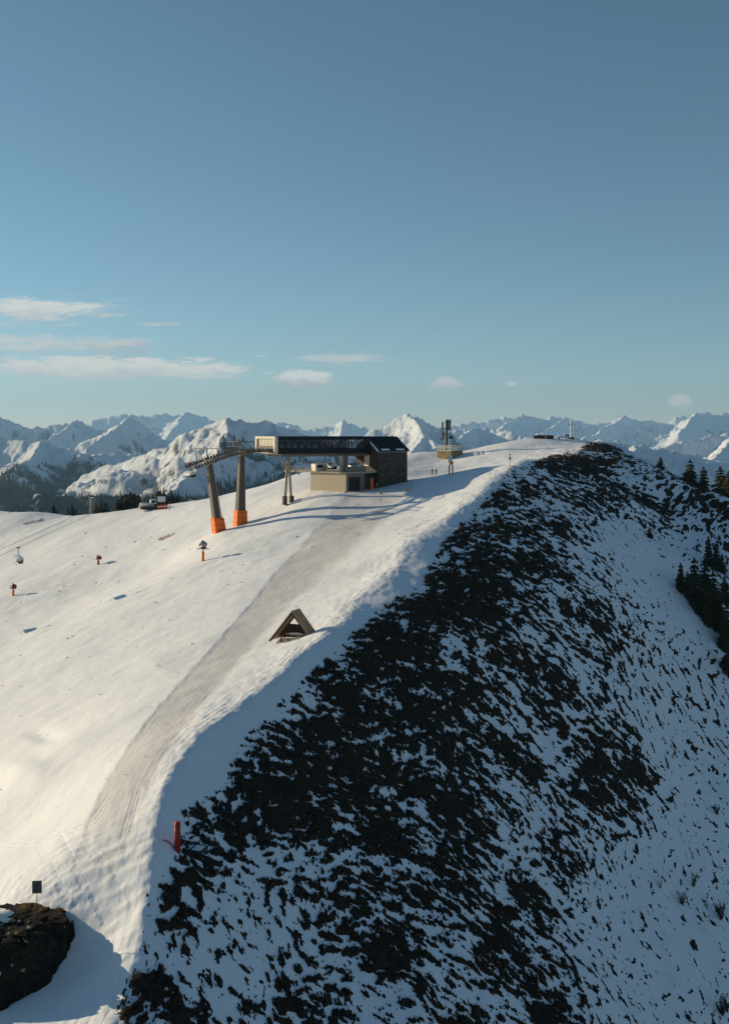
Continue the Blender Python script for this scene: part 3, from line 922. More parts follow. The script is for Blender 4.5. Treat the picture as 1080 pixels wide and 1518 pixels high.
m_white = simple('white_paint', (0.78, 0.77, 0.74), .5, var=.05)
m_orange = simple('orange_padding', (0.85, 0.17, 0.012), .7, var=.12, scale=3)
m_red = simple('red_padding', (0.37, 0.020, 0.014), .6, var=.15, scale=5)
m_wood = simple('weathered_timber', (0.47, 0.28, 0.165), .8, var=.35, scale=9, bump=.3)
m_wood_d = simple('dark_timber', (0.06, 0.038, 0.028), .85, var=.35, scale=8)
m_pad_dark = simple('brown_padding', (0.07, 0.05, 0.04), .8, var=.2)
m_snowcap = simple('settled_snow', (0.80, 0.80, 0.80), .8, var=.03, scale=3, bump=.2)
m_rope = simple('steel_rope', (0.06, 0.055, 0.05), .6)
m_blue_board = simple('pale_blue_board', (0.50, 0.62, 0.66), .4, var=.1)
m_skin = simple('skin', (0.5, 0.3, 0.22), .6)
m_doorway = simple('dark_roller_door', (0.012, 0.013, 0.018), .6)
m_winpane = simple('window_pane', (0.42, 0.43, 0.30), .15, var=.2, scale=1)

def stone_material(name, base, lo, scale, mortar):
    m, n, l, b = new_mat(name)
    tc = n.new('ShaderNodeTexCoord')
    v = n.new('ShaderNodeTexVoronoi')
    v.inputs['Scale'].default_value = scale
    mp = n.new('ShaderNodeMapping')
    mp.inputs['Scale'].default_value = (1, 1, 1.7)
    l.new(tc.outputs['Object'], mp.inputs[0])
    l.new(mp.outputs[0], v.inputs['Vector'])
    e = n.new('ShaderNodeTexVoronoi')
    e.feature = 'DISTANCE_TO_EDGE'
    e.inputs['Scale'].default_value = scale
    l.new(mp.outputs[0], e.inputs['Vector'])
    sp = n.new('ShaderNodeSeparateColor')
    l.new(v.outputs['Color'], sp.inputs[0])
    c = mix_col(n, l, sp.outputs[0], lo, base)
    k = ramp(n, l, e.outputs['Distance'], [(0.02, (1, 1, 1)), (0.07, (0, 0, 0))])
    c = mix_col(n, l, k, c, mortar)
    l.new(c, b.inputs['Base Color'])
    b.inputs['Roughness'].default_value = .9
    b.inputs['Specular IOR Level'].default_value = .2
    bp = n.new('ShaderNodeBump')
    bp.inputs['Distance'].default_value = .06
    bp.inputs['Strength'].default_value = .8
    l.new(e.outputs['Distance'], bp.inputs['Height'])
    l.new(bp.outputs['Normal'], b.inputs['Normal'])
    return m

m_stone = stone_material('dark_rubble_stone', (0.16, 0.115, 0.085), (0.045, 0.035, 0.030), 2.6, (0.03, 0.025, 0.022))
m_stone_b = stone_material('tan_rubble_stone', (0.40, 0.28, 0.16), (0.20, 0.13, 0.07), 2.6, (0.12, 0.085, 0.05))

def glass_material(name, tint, mixf):
    m, n, l, b = new_mat(name)
    t = n.new('ShaderNodeBsdfTransparent')
    t.inputs[0].default_value = (*tint, 1)
    b.inputs['Base Color'].default_value = (0.01, 0.012, 0.02, 1)
    b.inputs['Roughness'].default_value = .12
    mx = n.new('ShaderNodeMixShader')
    mx.inputs[0].default_value = mixf
    l.new(t.outputs[0], mx.inputs[1])
    l.new(b.outputs[0], mx.inputs[2])
    l.new(mx.outputs[0], n['Material Output'].inputs['Surface'])
    return m
m_glass = glass_material('tinted_glass', (.72, .74, .80), .22)

# ------------------------------------------------------------------ lift station on the saddle
A30 = R(30)
SC = Vector((-18.1, 212.0, 0.0))
UX, VX = Vector((math.cos(A30), math.sin(A30), 0)), Vector((-math.sin(A30), math.cos(A30), 0))
def uv(x, y):
    d = Vector((x, y, 0)) - SC
    return d.dot(UX), d.dot(VX)
def uvw(u, v, z=0):
    p = SC + UX * u + VX * v
    return Vector((p.x, p.y, z))
SB = -15.0                                     # the station's own base height
st = empty('lift_station', (SC.x, SC.y, SB), A30, 'mountain lift station with long dark glazed gallery and stone gable house on the snowy saddle', 'lift station')
H = lambda z: z - SB
# gallery
L, D = 22.6, 10.0
b = MB()
for v in (0.10, D - 0.10):
    b.span((0, v - .12, H(-4.70)), (L, v + .12, H(-3.55)))
    b.span((0, v - .12, H(-1.75)), (L, v + .12, H(-1.22)))
    n = 28
    for i in range(n + 1):
        u = .12 + i * (L - .24) / n
        if i % 2 == 0:
            b.box((u, v, H(-2.65)), (.13, .16, 1.8))
        if i < n:
            u2 = .12 + (i + 1) * (L - .24) / n
            a, c = ((u, -3.55), (u2, -1.75)) if i % 2 == 0 else ((u, -1.75), (u2, -3.55))
            b.beam((a[0], v, H(a[1])), (c[0], v, H(c[1])), .10, .10)
            if i % 4 in (1, 2):
                b.beam((u, v, H(-2.65)), (u2, v, H(-2.2)), .22, .12)
b.build('gallery_frame', m_navy, st)
MB().span((-.05, -.25, H(-1.22)), (L, D + .25, H(-1.0))).build('roof_deck', m_navy, st)
MB().span((0, .25, H(-4.62)), (L, D - .25, H(-4.45))).build('gallery_floor', m_brown_steel, st)
pane_me = None
for v in (0.02, D - .02):
    for i in range(14):
        u = .14 + (i + .5) * (L - .28) / 14
        if pane_me is None:
            o = MB().box((0, 0, 0), ((L - .28) / 14 - .10, .02, 1.78)).build('pane', m_glass, st)
            pane_me = o.data
        else:
            o = link(bpy.data.objects.new('pane', pane_me), st)
        o.location = (u, v, H(-2.65))
b = MB()
b.span((1.5, .9, H(-5.30)), (L - .4, 1.5, H(-4.72)))
b.span((1.5, D - 1.5, H(-5.30)), (L - .4, D - .9, H(-4.72)))
for i in range(7):
    b.span((2 + i * 3.1, 1.5, H(-5.1)), (2.3 + i * 3.1, D - 1.5, H(-4.75)))
b.build('floor_beam', m_brown_conc, st)
b = MB()
b.add([(-1.6, 1.2, H(-4.35)), (6.5, 1.2, H(-4.72)), (6.5, 1.2, H(-5.35)), (-1.6, 1.2, H(-4.55)), (-1.6, D - 1.2, H(-4.35)), (6.5, D - 1.2, H(-4.72)), (6.5, D - 1.2, H(-5.35)), (-1.6, D - 1.2, H(-4.55))],
      [(0, 1, 2, 3), (7, 6, 5, 4), (0, 4, 5, 1), (3, 2, 6, 7), (0, 3, 7, 4), (1, 5, 6, 2)])
b.build('end_hood', m_pale_frame, st)
# the pale end facing down the line
ef = MB()
for v0, v1 in ((-.05, .75), (D - .75, D + .05)):
    ef.span((-.75, v0, H(-4.55)), (-.02, v1, H(-1.0)))
ef.span((-.75, .75, H(-1.5)), (-.02, D - .75, H(-1.0)))
ef.build('end_frame', m_pale_frame, st)
rib = None
for i in range(12):
    v = 1.1 + i * (D - 2.2) / 11
    if rib is None:
        o = MB().box((0, 0, 0), (.12, .50, 1.55)).build('panel', m_pale_panel, st, bevel=.02)
        rib = o.data
    else:
        o = link(bpy.data.objects.new('panel', rib), st)
    o.location = (-.35, v, H(-2.3))
MB().span((-.6, .8, H(-4.3)), (-.3, D - .8, H(-3.12))).build('entry_machinery', m_brown_steel, st)
# forked column under the left end
cu, cv = 4.28, 4.0
cg = gz(*uvw(cu, cv).xy)
MB().tube((cu, cv, H(-5.2)), (cu, cv, H(-8.8)), .42, .42, 10).build('column', m_steel, st, True)
for s in (-1, 1):
    MB().tube((cu + s * .10, cv, H(-6.2)), (cu + s * .80, cv, H(cg + .1)), .30, .26, 8).build('leg', m_steel, st, True)
    MB().box((cu + s * .80, cv, H(cg + .75)), (.85, .85, 1.9)).build('leg_padding', m_pad_dark, st, bevel=.05)
b = MB().beam((.6, cv, H(-4.7)), (cu - .2, cv, H(-7.3)), .25, .25)
b.beam((cu + .2, cv, H(-7.0)), (cu + 3.4, cv + 1.5, H(-9.4)), .22, .22)
b.build('brace', m_steel, st)
# lower storey: cream wall, terrace, door block
w0, w1 = uv(-3.9, 216.0), uv(-11.85, 223.0)
wd = Vector((w1[0] - w0[0], w1[1] - w0[1], 0)).normalized()
wn_ = Vector((-wd.y, wd.x, 0))
if wn_.y < 0: wn_ = -wn_
def quad(p, q, t):
    return [(p[0], p[1]), (q[0], q[1]), (q[0] + wn_.x * t, q[1] + wn_.y * t), (p[0] + wn_.x * t, p[1] + wn_.y * t)]
MB().prism(quad(w0, w1, .5), H(-18.5), H(-8.95)).build('cream_wall', m_cream, st)
tp = [uv(*p) for p in ((-3.7, 215.3), (-12.3, 222.6), (-18.2, 227.4), (-9.0, 238.0), (8.0, 232.0), (1.5, 219.0))]
MB().prism(tp, H(-8.92), H(-8.62)).build('terrace', m_concrete, st)
b = MB()
for t in np.linspace(0, 1, 9):
    p = Vector(tp[1] + (0,)).lerp(Vector(tp[2] + (0,)), t)
    b.tube((p.x, p.y, H(-8.6)), (p.x, p.y, H(-7.75)), .035, n=5)
b.tube((tp[1][0], tp[1][1], H(-7.75)), (tp[2][0], tp[2][1], H(-7.75)), .035, n=5)
b.tube((tp[1][0], tp[1][1], H(-8.2)), (tp[2][0], tp[2][1], H(-8.2)), .025, n=5)
b.build('railing', m_grey_metal, st)
du0, dv0 = uv(-3.9, 216.0)
b = MB()
b.span((du0, dv0, H(-18)), (du0 + .55, dv0 + 5, H(-8.6)))
b.span((du0 + 3.5, dv0, H(-18)), (du0 + 4.55, dv0 + 5, H(-8.6)))
b.span((du0 + .55, dv0, H(-9.75)), (du0 + 3.5, dv0 + 5, H(-8.6)))
b.build('door_block', m_brown_conc, st)
MB().span((du0 + 4.56, -1.0, H(-18)), (22.84, 1.5, H(-8.7))).build('shade_fill_wall', m_stone, st)  # added dark wall, its shaded face stands in for shadow on the gable
MB().span((du0 - .1, dv0 - .12, H(-8.6)), (du0 + 4.75, dv0 + .18, H(-7.45))).build('parapet', m_brown_conc, st)
dd = MB()
for i in range(6):
    dd.span((du0 + .55, dv0 + .45 + .02 * (i % 2), H(-17) if i == 0 else H(-13.4 + .72 * (i - 1))), (du0 + 3.5, dv0 + .6, H(-13.42) if i == 0 else H(-13.4 + .72 * i - .03)))
dd.build('roller_door', m_doorway, st)
for (px, w, m) in ((511.5, 1.0, m_brown_conc), (506, .45, m_pale_frame)):
    x = (px - CX) / F_PX * 219.5
    u, v = uv(x, 219.5)
    MB().span((u - w / 2, v - .4, H(-8.6)), (u + w / 2, v + .4, H(-5.2))).build('pillar', m, st)
u, v = uv(-9.9, 222.5)
k = MB().span((u - 1.5, v - 1.1, H(-8.6)), (u + 1.2, v + 1.1, H(-7.0))).build('control_booth', m_pale_panel, st, bevel=.05)
MB().span((u - 1.1, v - 1.13, H(-7.9)), (u + .3, v - 1.10, H(-7.25))).build('booth_window', m_navy, k)
# stone gable house
hu0, hu1, hv0, hv1 = 22.86, 30.25, -2.8, 7.2
hm, eave, ridge_z = (hv0 + hv1) / 2, -4.05, -1.25
MB().extrude([(hv0, H(-17)), (hv1, H(-17)), (hv1, H(eave)), (hm, H(ridge_z)), (hv0, H(eave))], hu0, hu1, 'yz').build('stone_wall', m_stone, st)
t = .22
sl_ = (ridge_z - eave) / (hm - hv0)
rf = MB()
rf.extrude([(hv0 - .45, H(eave - .45 * sl_) + .02), (hm, H(ridge_z) + .02), (hm, H(ridge_z) + t), (hv0 - .45, H(eave - .45 * sl_) + t)], hu0 - .35, hu1 + .35, 'yz')
rf.extrude([(hv1 + .45, H(eave - .45 * sl_) + .02), (hm + .002, H(ridge_z) + .02), (hm + .002, H(ridge_z) + t), (hv1 + .45, H(eave - .45 * sl_) + t)], hu0 - .35, hu1 + .35, 'yz')
roof = rf.build('roof', m_navy, st)
sv = MB()
sv.extrude([(hv0 - .5, H(eave - .5 * sl_) - .12), (hm - .3, H(ridge_z - .3 * sl_) - .12), (hm - .3, H(ridge_z - .3 * sl_) + .30), (hv0 - .5, H(eave - .5 * sl_) + .30)], hu0 - .52, hu0 - .32, 'yz')
for a, c in ((.6, 2.6), (4.4, 6.4)):
    MB().extrude([(hv0 - .48, H(eave - .45 * sl_) + t + .005), (hv0 + .05, H(eave) + t + .02), (hv0 + .05, H(eave) + t + .12), (hv0 - .48, H(eave - .45 * sl_) + t + .14)], hu0 + a, hu0 + c, 'yz').build('roof_snow', m_snowcap, roof)
sv.build('verge_snow', m_snowcap, roof)
MB().tube((hu0 - .3, hv0 - .5, H(eave - .42)), (hu1 + .3, hv0 - .5, H(eave - .42)), .09, n=6).build('gutter', m_grey_metal, roof)
MB().span((hu1 - .6, hm + .9, H(-1.9)), (hu1 - .2, hm + 1.3, H(-.75))).build('chimney', m_grey_metal, roof)
wf = MB()
for v0, v1 in ((1.15, 1.35), (2.1, 2.25), (3.0, 3.2)):
    wf.span((hu0 - .12, v0, H(-7.6)), (hu0 - .01, v1, H(-5.2)))
for z0, z1 in ((-7.6, -7.4), (-5.4, -5.2)):
    wf.span((hu0 - .115, 1.35, H(z0)), (hu0 - .012, 3.0, H(z1)))
wo = wf.build('window', m_white, st)
for v0, v1 in ((1.37, 2.08), (2.27, 2.98)):
    MB().span((hu0 - .06, v0, H(-7.38)), (hu0 - .02, v1, H(-5.42))).build('pane', m_winpane, wo)
MB().span((hu0 - .05, -.75, H(-7.2)), (hu0 + .02, -.15, H(-5.9))).build('vent_window', m_doorway, st)
p = hit(546, 722)
u, v = uv(p.x, p.y)
MB().span((hu0 - .06, -2.3, H(-14.5)), (hu0 + .03, -1.3, H(-10.6))).build('side_door', m_doorway, st)

# ------------------------------------------------------------------ line: pylons, roller track, ropes, chairs
def track_z(u):
    us = [-120, -66, -52, -17.3, -13.4, -9.5, -6.1, -2, 1.5]
    zs = [-43.5, -27.2, -21.7, -7.15, -5.75, -4.65, -4.05, -3.85, -3.85]
    return float(np.interp(u, us, zs))
def pylon(base_u, top_u, label, gantry):
    bp = uvw(base_u, 5)
    g = gz(bp.x, bp.y)
    t = empty('lift_pylon', (bp.x, bp.y, g), A30, label, 'pylon', 'steel pylons carrying the lift track')
    du, hz = top_u - base_u, track_z(top_u) - .45 - g
    b = MB()
    q = []
    for (k, z, w) in ((0, -1.0, .86), (1, hz, .48)):
        q += [(k * du + sx * w, sy * w, z) for sx, sy in ((-1, -1), (1, -1), (1, 1), (-1, 1))]
    b.add(q, [(3, 2, 1, 0), (4, 5, 6, 7), (0, 1, 5, 4), (1, 2, 6, 5), (2, 3, 7, 6), (3, 0, 4, 7)])
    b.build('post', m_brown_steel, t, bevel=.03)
    f = 3.0 / hz
    pw = 1.08
    for i, sx in enumerate((-1, 1)):
        pass
    b = MB()
    q = []
    for (z, w) in ((-.4, 1.22), (3.0, 1.10)):
        q += [(z / hz * du + sx * w, sy * w, z) for sx, sy in ((-1, -1), (1, -1), (1, 1), (-1, 1))]
    b.add(q, [(3, 2, 1, 0), (4, 5, 6, 7), (0, 1, 5, 4), (1, 2, 6, 5), (2, 3, 7, 6), (3, 0, 4, 7)])
    b.build('crash_pad', m_orange, t, bevel=.12)
    for z in (.5, 1.55, 2.6):
        w = 1.22 - .12 * (z + .4) / 3.4 + .015
        MB().box((z / hz * du, 0, z), (2 * w, 2 * w, .09)).build('pad_strap', m_red, t)
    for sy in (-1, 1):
        MB().beam((-.86, sy * .86, 0), (du - .50, sy * .48, hz), .12, .12).build('lit_edge_strip', m_steel, t)  # added pale strips: sunlight on the post edges put into colour
    MB().beam((.86, -.86, 0), (du + .50, -.48, hz), .10, .10).build('lit_edge_strip', m_steel, t)
    MB().beam((du, -3.7, hz + .12), (du, 3.7, hz + .12), .5, .45).build('crossarm', m_brown_steel, t)
    b = MB()
    lx = -.62
    for s in (-1, 1):
        b.tube((lx * 1.35, s * .2, 3.1), (du - .55, s * .2, hz), .035, n=4)
    for i in range(34):
        k = .2 + .8 * i / 34
        b.tube((-.84 + (du + .29) * k, -.2, hz * k), (-.84 + (du + .29) * k, .2, hz * k), .025, n=4)
    b.build('ladder', m_grey_metal, t)
    b = MB()
    if gantry == 'frame':
        for uo in (-1.9, 1.5):
            for vo in (-3, 3):
                b.tube((du + uo, vo, hz + .3), (du + uo, vo, hz + 2.4), .09, n=5)
            b.tube((du + uo, -3, hz + 2.4), (du + uo, 3, hz + 2.4), .09, n=5)
        for vo in (-3, 3):
            b.tube((du - 1.9, vo, hz + 2.4), (du + 1.5, vo, hz + 2.4), .09, n=5)
        b.tube((du - 1.9, -3, hz + 1.4), (du - 1.9, 3, hz + 1.4), .06, n=5)
    else:
        for uo in (-1.7, .7):
            for vo in (-3, 3):
                b.tube((du + uo + .25, vo, hz + .2), (du + uo, vo, hz + 2.7), .09, n=5)
            b.tube((du + uo, -3.6, hz + 2.7), (du + uo, 3.6, hz + 2.7), .11, n=5)
    b.build('gantry', m_dark_metal if gantry != 'frame' else m_brown_steel, t)
    return t
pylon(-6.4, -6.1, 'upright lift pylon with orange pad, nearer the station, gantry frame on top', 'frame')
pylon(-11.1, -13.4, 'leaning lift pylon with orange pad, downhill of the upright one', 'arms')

tr = empty('roller_track', tuple(uvw(-8, 5, track_z(-8))), A30, 'curved roller track with walkways bridging both pylons to the pale station end', 'roller track')
o0 = tr.location
def tl(u, v, z):                      # station u,v,z -> the track's own frame
    return (u + 8, v - 5, z - o0.z)
for v in (2, 8):
    us = np.linspace(-17.4, 0.4, 24)
    b = MB()
    for a, c in zip(us[:-1], us[1:]):
        b.beam(tl(a, v, track_z(a) - .28), tl(c, v, track_z(c) - .28), .30, .22)
    b.build('rail', m_brown_steel, tr)
    b = MB()
    for u in np.arange(-17.3, 0.2, .62):
        z = track_z(u)
        b.tube(tl(u, v - .10, z - .02), tl(u, v + .10, z - .02), .24, n=8)
        if int(round(u / .62)) % 2 == 0:
            b.box(tl(u, v + .3, z + .22), (.12, .10, .75))
    b.build('sheave_row', m_dark_metal, tr)
    b = MB()
    for a, c in zip(us[:-1], us[1:]):
        for dv in (.75,):
            b.beam(tl(a, v + dv, track_z(a) - .62), tl(c, v + dv, track_z(c) - .62), .6, .07)
        b.tube(tl(a, v + 1.05, track_z(a) + .35), tl(c, v + 1.05, track_z(c) + .35), .03, n=4)
        b.tube(tl(a, v + 1.05, track_z(a) + .35), tl(a, v + 1.05, track_z(a) - .6), .025, n=4)
    b.build('walkway', m_steel, tr)
for u in (-16.5, -11, -3, -.5):
    MB().beam(tl(u, 2, track_z(u) - .4), tl(u, 8, track_z(u) - .4), .16, .16).build('cross_tie', m_brown_steel, tr)

for v, nm in ((2, 'dark steel haul rope running downhill from the roller track, the one nearer the viewer'), (8, 'dark steel haul rope running downhill from the roller track, the one farther back')):
    o = MB()
    pts = [uvw(u, v, track_z(u) + .22) for u in list(np.linspace(1, -17.3, 12)) + [-30, -40, -52, -66, -90, -120]]
    o.path(pts, .034, 5)
    k = o.build('haul_rope', m_rope)
    tag(k, nm, 'cable', 'haul ropes of the lift')

def make_chair(seat_mat, label):
    t = empty('chairlift_chair', (0, 0, 0), A30, label, 'chairlift chair', 'bubble chairs of the lift')
    b = MB().box((0, 0, -.02), (.7, .22, .22))
    b.tube((-.25, .12, .05), (-.25, -.12, .05), .12, n=8).tube((.25, .12, .05), (.25, -.12, .05), .12, n=8)
    b.build('grip', m_red, t)
    MB().path([(0, 0, -.1), (.03, 0, -1.2), (.28, 0, -1.55)], .06, 6).build('hanger', m_grey_metal, t)
    b = MB()
    b.tube((.28, -1.9, -1.55), (.28, 1.9, -1.55), .06, n=6)
    for v in (-1.9, -.65, .65, 1.9):
        b.path([(.28, v, -1.55), (.5, v, -2.2), (.42, v, -2.75), (-.15, v, -2.8)], .04, 5)
    b.tube((-.55, -1.9, -2.95), (-.55, 1.9, -2.95), .03, n=5)
    for v in (-1.9, 1.9):
        b.tube((-.55, v, -2.95), (-.1, v, -2.7), .025, n=5)
    b.build('frame', m_dark_metal, t)
    s, k = MB(), MB()
    for i in range(8):
        v = -1.72 + i * .49
        s.box((.08, v, -2.68), (.52, .45, .12))
        k.box((.42, v, -2.33), (.13, .45, .62), (0, R(-10), 0))
    s.build('seat', seat_mat, t, bevel=.03)
    k.build('backrest', seat_mat, t, bevel=.03)
    vs, fs = [], []
    prof = [(.62, -2.05), (.45, -1.62), (.05, -1.50), (-.4, -1.66), (-.72, -2.02), (-.82, -2.45)]
    for v in (-2.0, 2.0):
        vs += [(x, v, z) for x, z in prof]
    n = len(prof)
    fs = [(i, i + 1, n + i + 1, n + i) for i in range(n - 1)] + [tuple(range(n)), tuple(range(2 * n - 1, n - 1, -1))]
    MB().add(vs, fs).build('bubble', m_bubble, t)
    return t
m_bubble = simple('smoked_bubble', (0.50, 0.50, 0.52), .2, var=.1)
m_seat = simple('seat_upholstery', (0.035, 0.025, 0.03), .7)
ch0 = make_chair(m_seat, 'single bubble chair hanging low over the open snow slope, left of the pylons')
spots = [((-52, 2), None), ((-16.4, 8), 'bubble chair just outside the lower end of the roller track'), ((-66, 8), None), ]
for i, ((u, v), lab) in enumerate(spots):
    if i == 2:
        continue
    o = ch0 if i == 0 else copy_tree(ch0)
    o.location = uvw(u, v, track_z(u) + .2)
    if lab: o['label'] = lab
o = copy_tree(ch0); o.location = uvw(-66, 8, track_z(-66) + .2); o['label'] = 'bubble chair farthest down the rope beyond the one over the open slope'
for px, Yd, lab in ((490, 221, 'bubble chair parked under the station gallery, left of the brown pillar'), (527, 222, 'bubble chair parked under the station gallery, right of the brown pillar')):
    o = copy_tree(ch0)
    o.location = ((px - CX) / F_PX * Yd, Yd, -5.35)
    o['label'] = lab

# ------------------------------------------------------------------ snow guns
def snow_gun(name_label, px, py, height, rz, col, bodycol, big):
    p = hit(px, py)
    t = empty('snow_gun', (p.x, p.y, p.z), rz, name_label, 'snow gun', 'snow guns on the open slope')
    h = height
    MB().tube((0, 0, -.3), (0, 0, h * .46), .26, .24, 10).build('pad', col, t, True)
    MB().tube((0, 0, h * .46), (0, 0, h * .62), .11, n=8).build('post', m_brown_steel, t)
    b = MB()
    for i in range(4):
        b.box((0, -.42 + i * .28, h * .60), (2.2 if big else 1.3, .24, .07))
    b.build('platform', m_wood, t)
    b = MB().box((.1, 0, h * .66), (.9, .5, .22))
    b.box((.1, -.33, h * .76), (.1, .08, .6)).box((.1, .33, h * .76), (.1, .08, .6))
    b.build('swivel', m_dark_metal, t)
    c = Vector((.15, 0, h * .84))
    d = Vector((-.82, 0, .42)).normalized()
    s = .5 if big else .36
    MB().tube(c + d * .38, c - d * .42, s, s * .92, 14).tube(c - d * .42, c - d * .62, s * .92, s * .55, 14).build('barrel', bodycol, t, False)
    b = MB()
    q = d.to_track_quat('Z', 'Y')
    for i in range(14):
        a0, a1 = 2 * math.pi * i / 14, 2 * math.pi * (i + 1) / 14
        b.tube(c + d * .42 + q @ Vector((math.cos(a0) * s, math.sin(a0) * s, 0)), c + d * .42 + q @ Vector((math.cos(a1) * s, math.sin(a1) * s, 0)), .06, n=4)
    b.build('nozzle_ring', m_grey_metal, t)
    b = MB()
    for i in range(8):
        a0 = 2 * math.pi * i / 8
        b.beam(c + d * .2, c + d * .2 + q @ Vector((math.cos(a0) * s * .8, math.sin(a0) * s * .8, 0)), .03, .14)
    b.build('fan', m_dark_metal, t)
    MB().box((-.62, 0, h * .80), (.10, .5, .62), (0, R(20), 0)).build('control_cabinet', simple('lilac_grey_metal', (.30, .26, .30), .5), t)
    return t
snow_gun('grey snow gun on an orange padded post with a plank platform, below the leaning pylon', 301, 832, 3.75, R(-20), m_orange, m_grey_metal, True)
snow_gun('red snow gun on an orange post standing below the hanging bubble chair', 20, 883, 2.5, R(15), m_orange, m_red, False)
snow_gun('small dark red snow gun low on the open slope', 146, 837, 2.0, R(30), m_red, m_red, False)

# ------------------------------------------------------------------ people
def person(px, py, height, face, pose, jacket, trousers, hat, label, group=None, Y=None):
    """a single skinned body; pose = dict of joint offsets"""
    if Y is None:
        p = hit(px, py)
    else:
        x = (px - CX) / F_PX * Y
        p = Vector((x, Y, gz(x, Y)))
    s = height / 1.78
    st_ = pose.get('stride', .12)
    arm = pose.get('arm', .12)
    lean = pose.get('lean', .0)
    J = [('pelvis', (0, 0, .95), .155), ('waist', (0, lean * .3, 1.12), .135), ('chest', (0, lean * .8, 1.36), .165), ('neck', (0, lean, 1.51), .065), ('chin', (0, lean * 1.1 - .02, 1.60), .085), ('crown', (0, lean * 1.1 - .01, 1.71), .088),
         ('hipL', (.10, 0, .90), .11), ('kneeL', (.11, -st_ * .6, .50), .078), ('ankL', (.12, -st_, .10), .055), ('toeL', (.13, -st_ - .16, .05), .05),
         ('hipR', (-.10, 0, .90), .11), ('kneeR', (-.11, st_ * .3, .50), .078), ('ankR', (-.12, st_, .10), .055), ('toeR', (-.13, st_ - .16, .05), .05),
         ('shL', (.20, lean * .85, 1.44), .075), ('elL', (.29, lean * .7 - arm * .4, 1.18), .055), ('haL', (.28, lean * .7 - arm * 1.6, .98), .045),
         ('shR', (-.20, lean * .85, 1.44), .075), ('elR', (-.29, lean * .7 + arm * .2, 1.18), .055), ('haR', (-.28, lean * .7 - arm * .9, .96), .045)]
    E = [('pelvis', 'waist'), ('waist', 'chest'), ('chest', 'neck'), ('neck', 'chin'), ('chin', 'crown'), ('pelvis', 'hipL'), ('hipL', 'kneeL'), ('kneeL', 'ankL'), ('ankL', 'toeL'), ('pelvis', 'hipR'), ('hipR', 'kneeR'),
         ('kneeR', 'ankR'), ('ankR', 'toeR'), ('chest', 'shL'), ('shL', 'elL'), ('elL', 'haL'), ('chest', 'shR'), ('shR', 'elR'), ('elR', 'haR')]
    ix = {n: i for i, (n, _, _) in enumerate(J)}
    me = bpy.data.meshes.new('person')
    me.from_pydata([Vector(c) * s for _, c, _ in J], [(ix[a], ix[b]) for a, b in E], [])
    o = link(bpy.data.objects.new('person', me))
    sk = o.modifiers.new('skin', 'SKIN')
    for i, (_, _, r) in enumerate(J):
        me.skin_vertices[0].data[i].radius = (r * s, r * s)
    me.skin_vertices[0].data[0].use_root = True
    ss = o.modifiers.new('sub', 'SUBSURF')
    ss.levels = ss.render_levels = 1
    dg = bpy.context.evaluated_depsgraph_get()
    nm = bpy.data.meshes.new_from_object(o.evaluated_get(dg))
    o.modifiers.clear()
    o.data = nm
    nm.materials.clear()
    for m in (jacket, trousers, m_skin, hat, m_dark_metal):
        nm.materials.append(m)
    bones = [(Vector(J[ix[a]][1]) * s, Vector(J[ix[b]][1]) * s, a, b) for a, b in E]
    for f in nm.polygons:
        c = f.center
        z = c.z / s
        f.use_smooth = True
        best = min(bones, key=lambda k: ((c - (k[0] + (k[1] - k[0]) * max(0, min(1, (c - k[0]).dot(k[1] - k[0]) / (k[1] - k[0]).length_squared)))).length))
        nmz = best[3]
        if nmz in ('crown', 'chin', 'neck'):
            f.material_index = 3 if z > 1.66 or (nmz == 'crown' and c.y > (lean * 1.1) * s) else 2
        elif nmz.startswith(('knee', 'hip')):
            f.material_index = 1
        elif nmz.startswith(('ank', 'toe')):
            f.material_index = 1 if z > .22 else 4
        else:
            f.material_index = 0
    o.location = p
    o.rotation_euler = (0, 0, face)
    tag(o, label, 'person', group)
    return o, p, s
m_jk_o = simple('orange_jacket', (.75, .16, .04), .8); m_jk_d = simple('dark_jacket', (.035, .03, .035), .8); m_jk_r = simple('maroon_jacket', (.16, .05, .04), .8)
m_tr_d = simple('dark_trousers', (.03, .032, .045), .8); m_tr_g = simple('grey_trousers', (.12, .11, .12), .8); m_hat = simple('dark_hat', (.04, .04, .05), .8)
o, p, s = person(558.5, 723, 1.8, R(-115), dict(stride=.26, arm=.22, lean=-.06), m_jk_o, m_tr_g, m_hat, 'skier in an orange jacket striding past the stone house with a pole', Y=216.6)
m = o.matrix_basis
pole = MB().tube((-.28, -.12, .98), (-.40, .30, .0), .016, n=5).tube((-.28, -.12, .98), (-.26, -.20, 1.12), .022, n=5)
k = pole.build('ski_pole', m_dark_metal); k.location = p; k.rotation_euler = o.rotation_euler
tag(k, 'thin dark ski pole held by the skier in orange', 'ski pole')
person(640.5, 704.5, 1.78, R(170), dict(stride=.10, arm=.08), m_jk_r, m_tr_d, m_hat, 'walker in a dark maroon jacket, left one of the pair on the snow', 'walkers on the saddle')
person(646, 704.8, 1.76, R(160), dict(stride=.14, arm=.12), m_jk_d, m_tr_d, m_hat, 'walker in a black jacket, right one of the pair on the snow', 'walkers on the saddle')
person(838.6, 651.5, 1.75, R(20), dict(stride=.10, arm=.20, lean=-.22), m_jk_d, m_tr_d, m_hat, 'person in black leaning forward beside the summit cross', 'people at the summit cross')
person(841.6, 651.6, 1.72, R(200), dict(stride=.08, arm=.16, lean=-.10), m_jk_d, m_tr_d, m_hat, 'person in black standing close against the cross base', 'people at the summit cross')

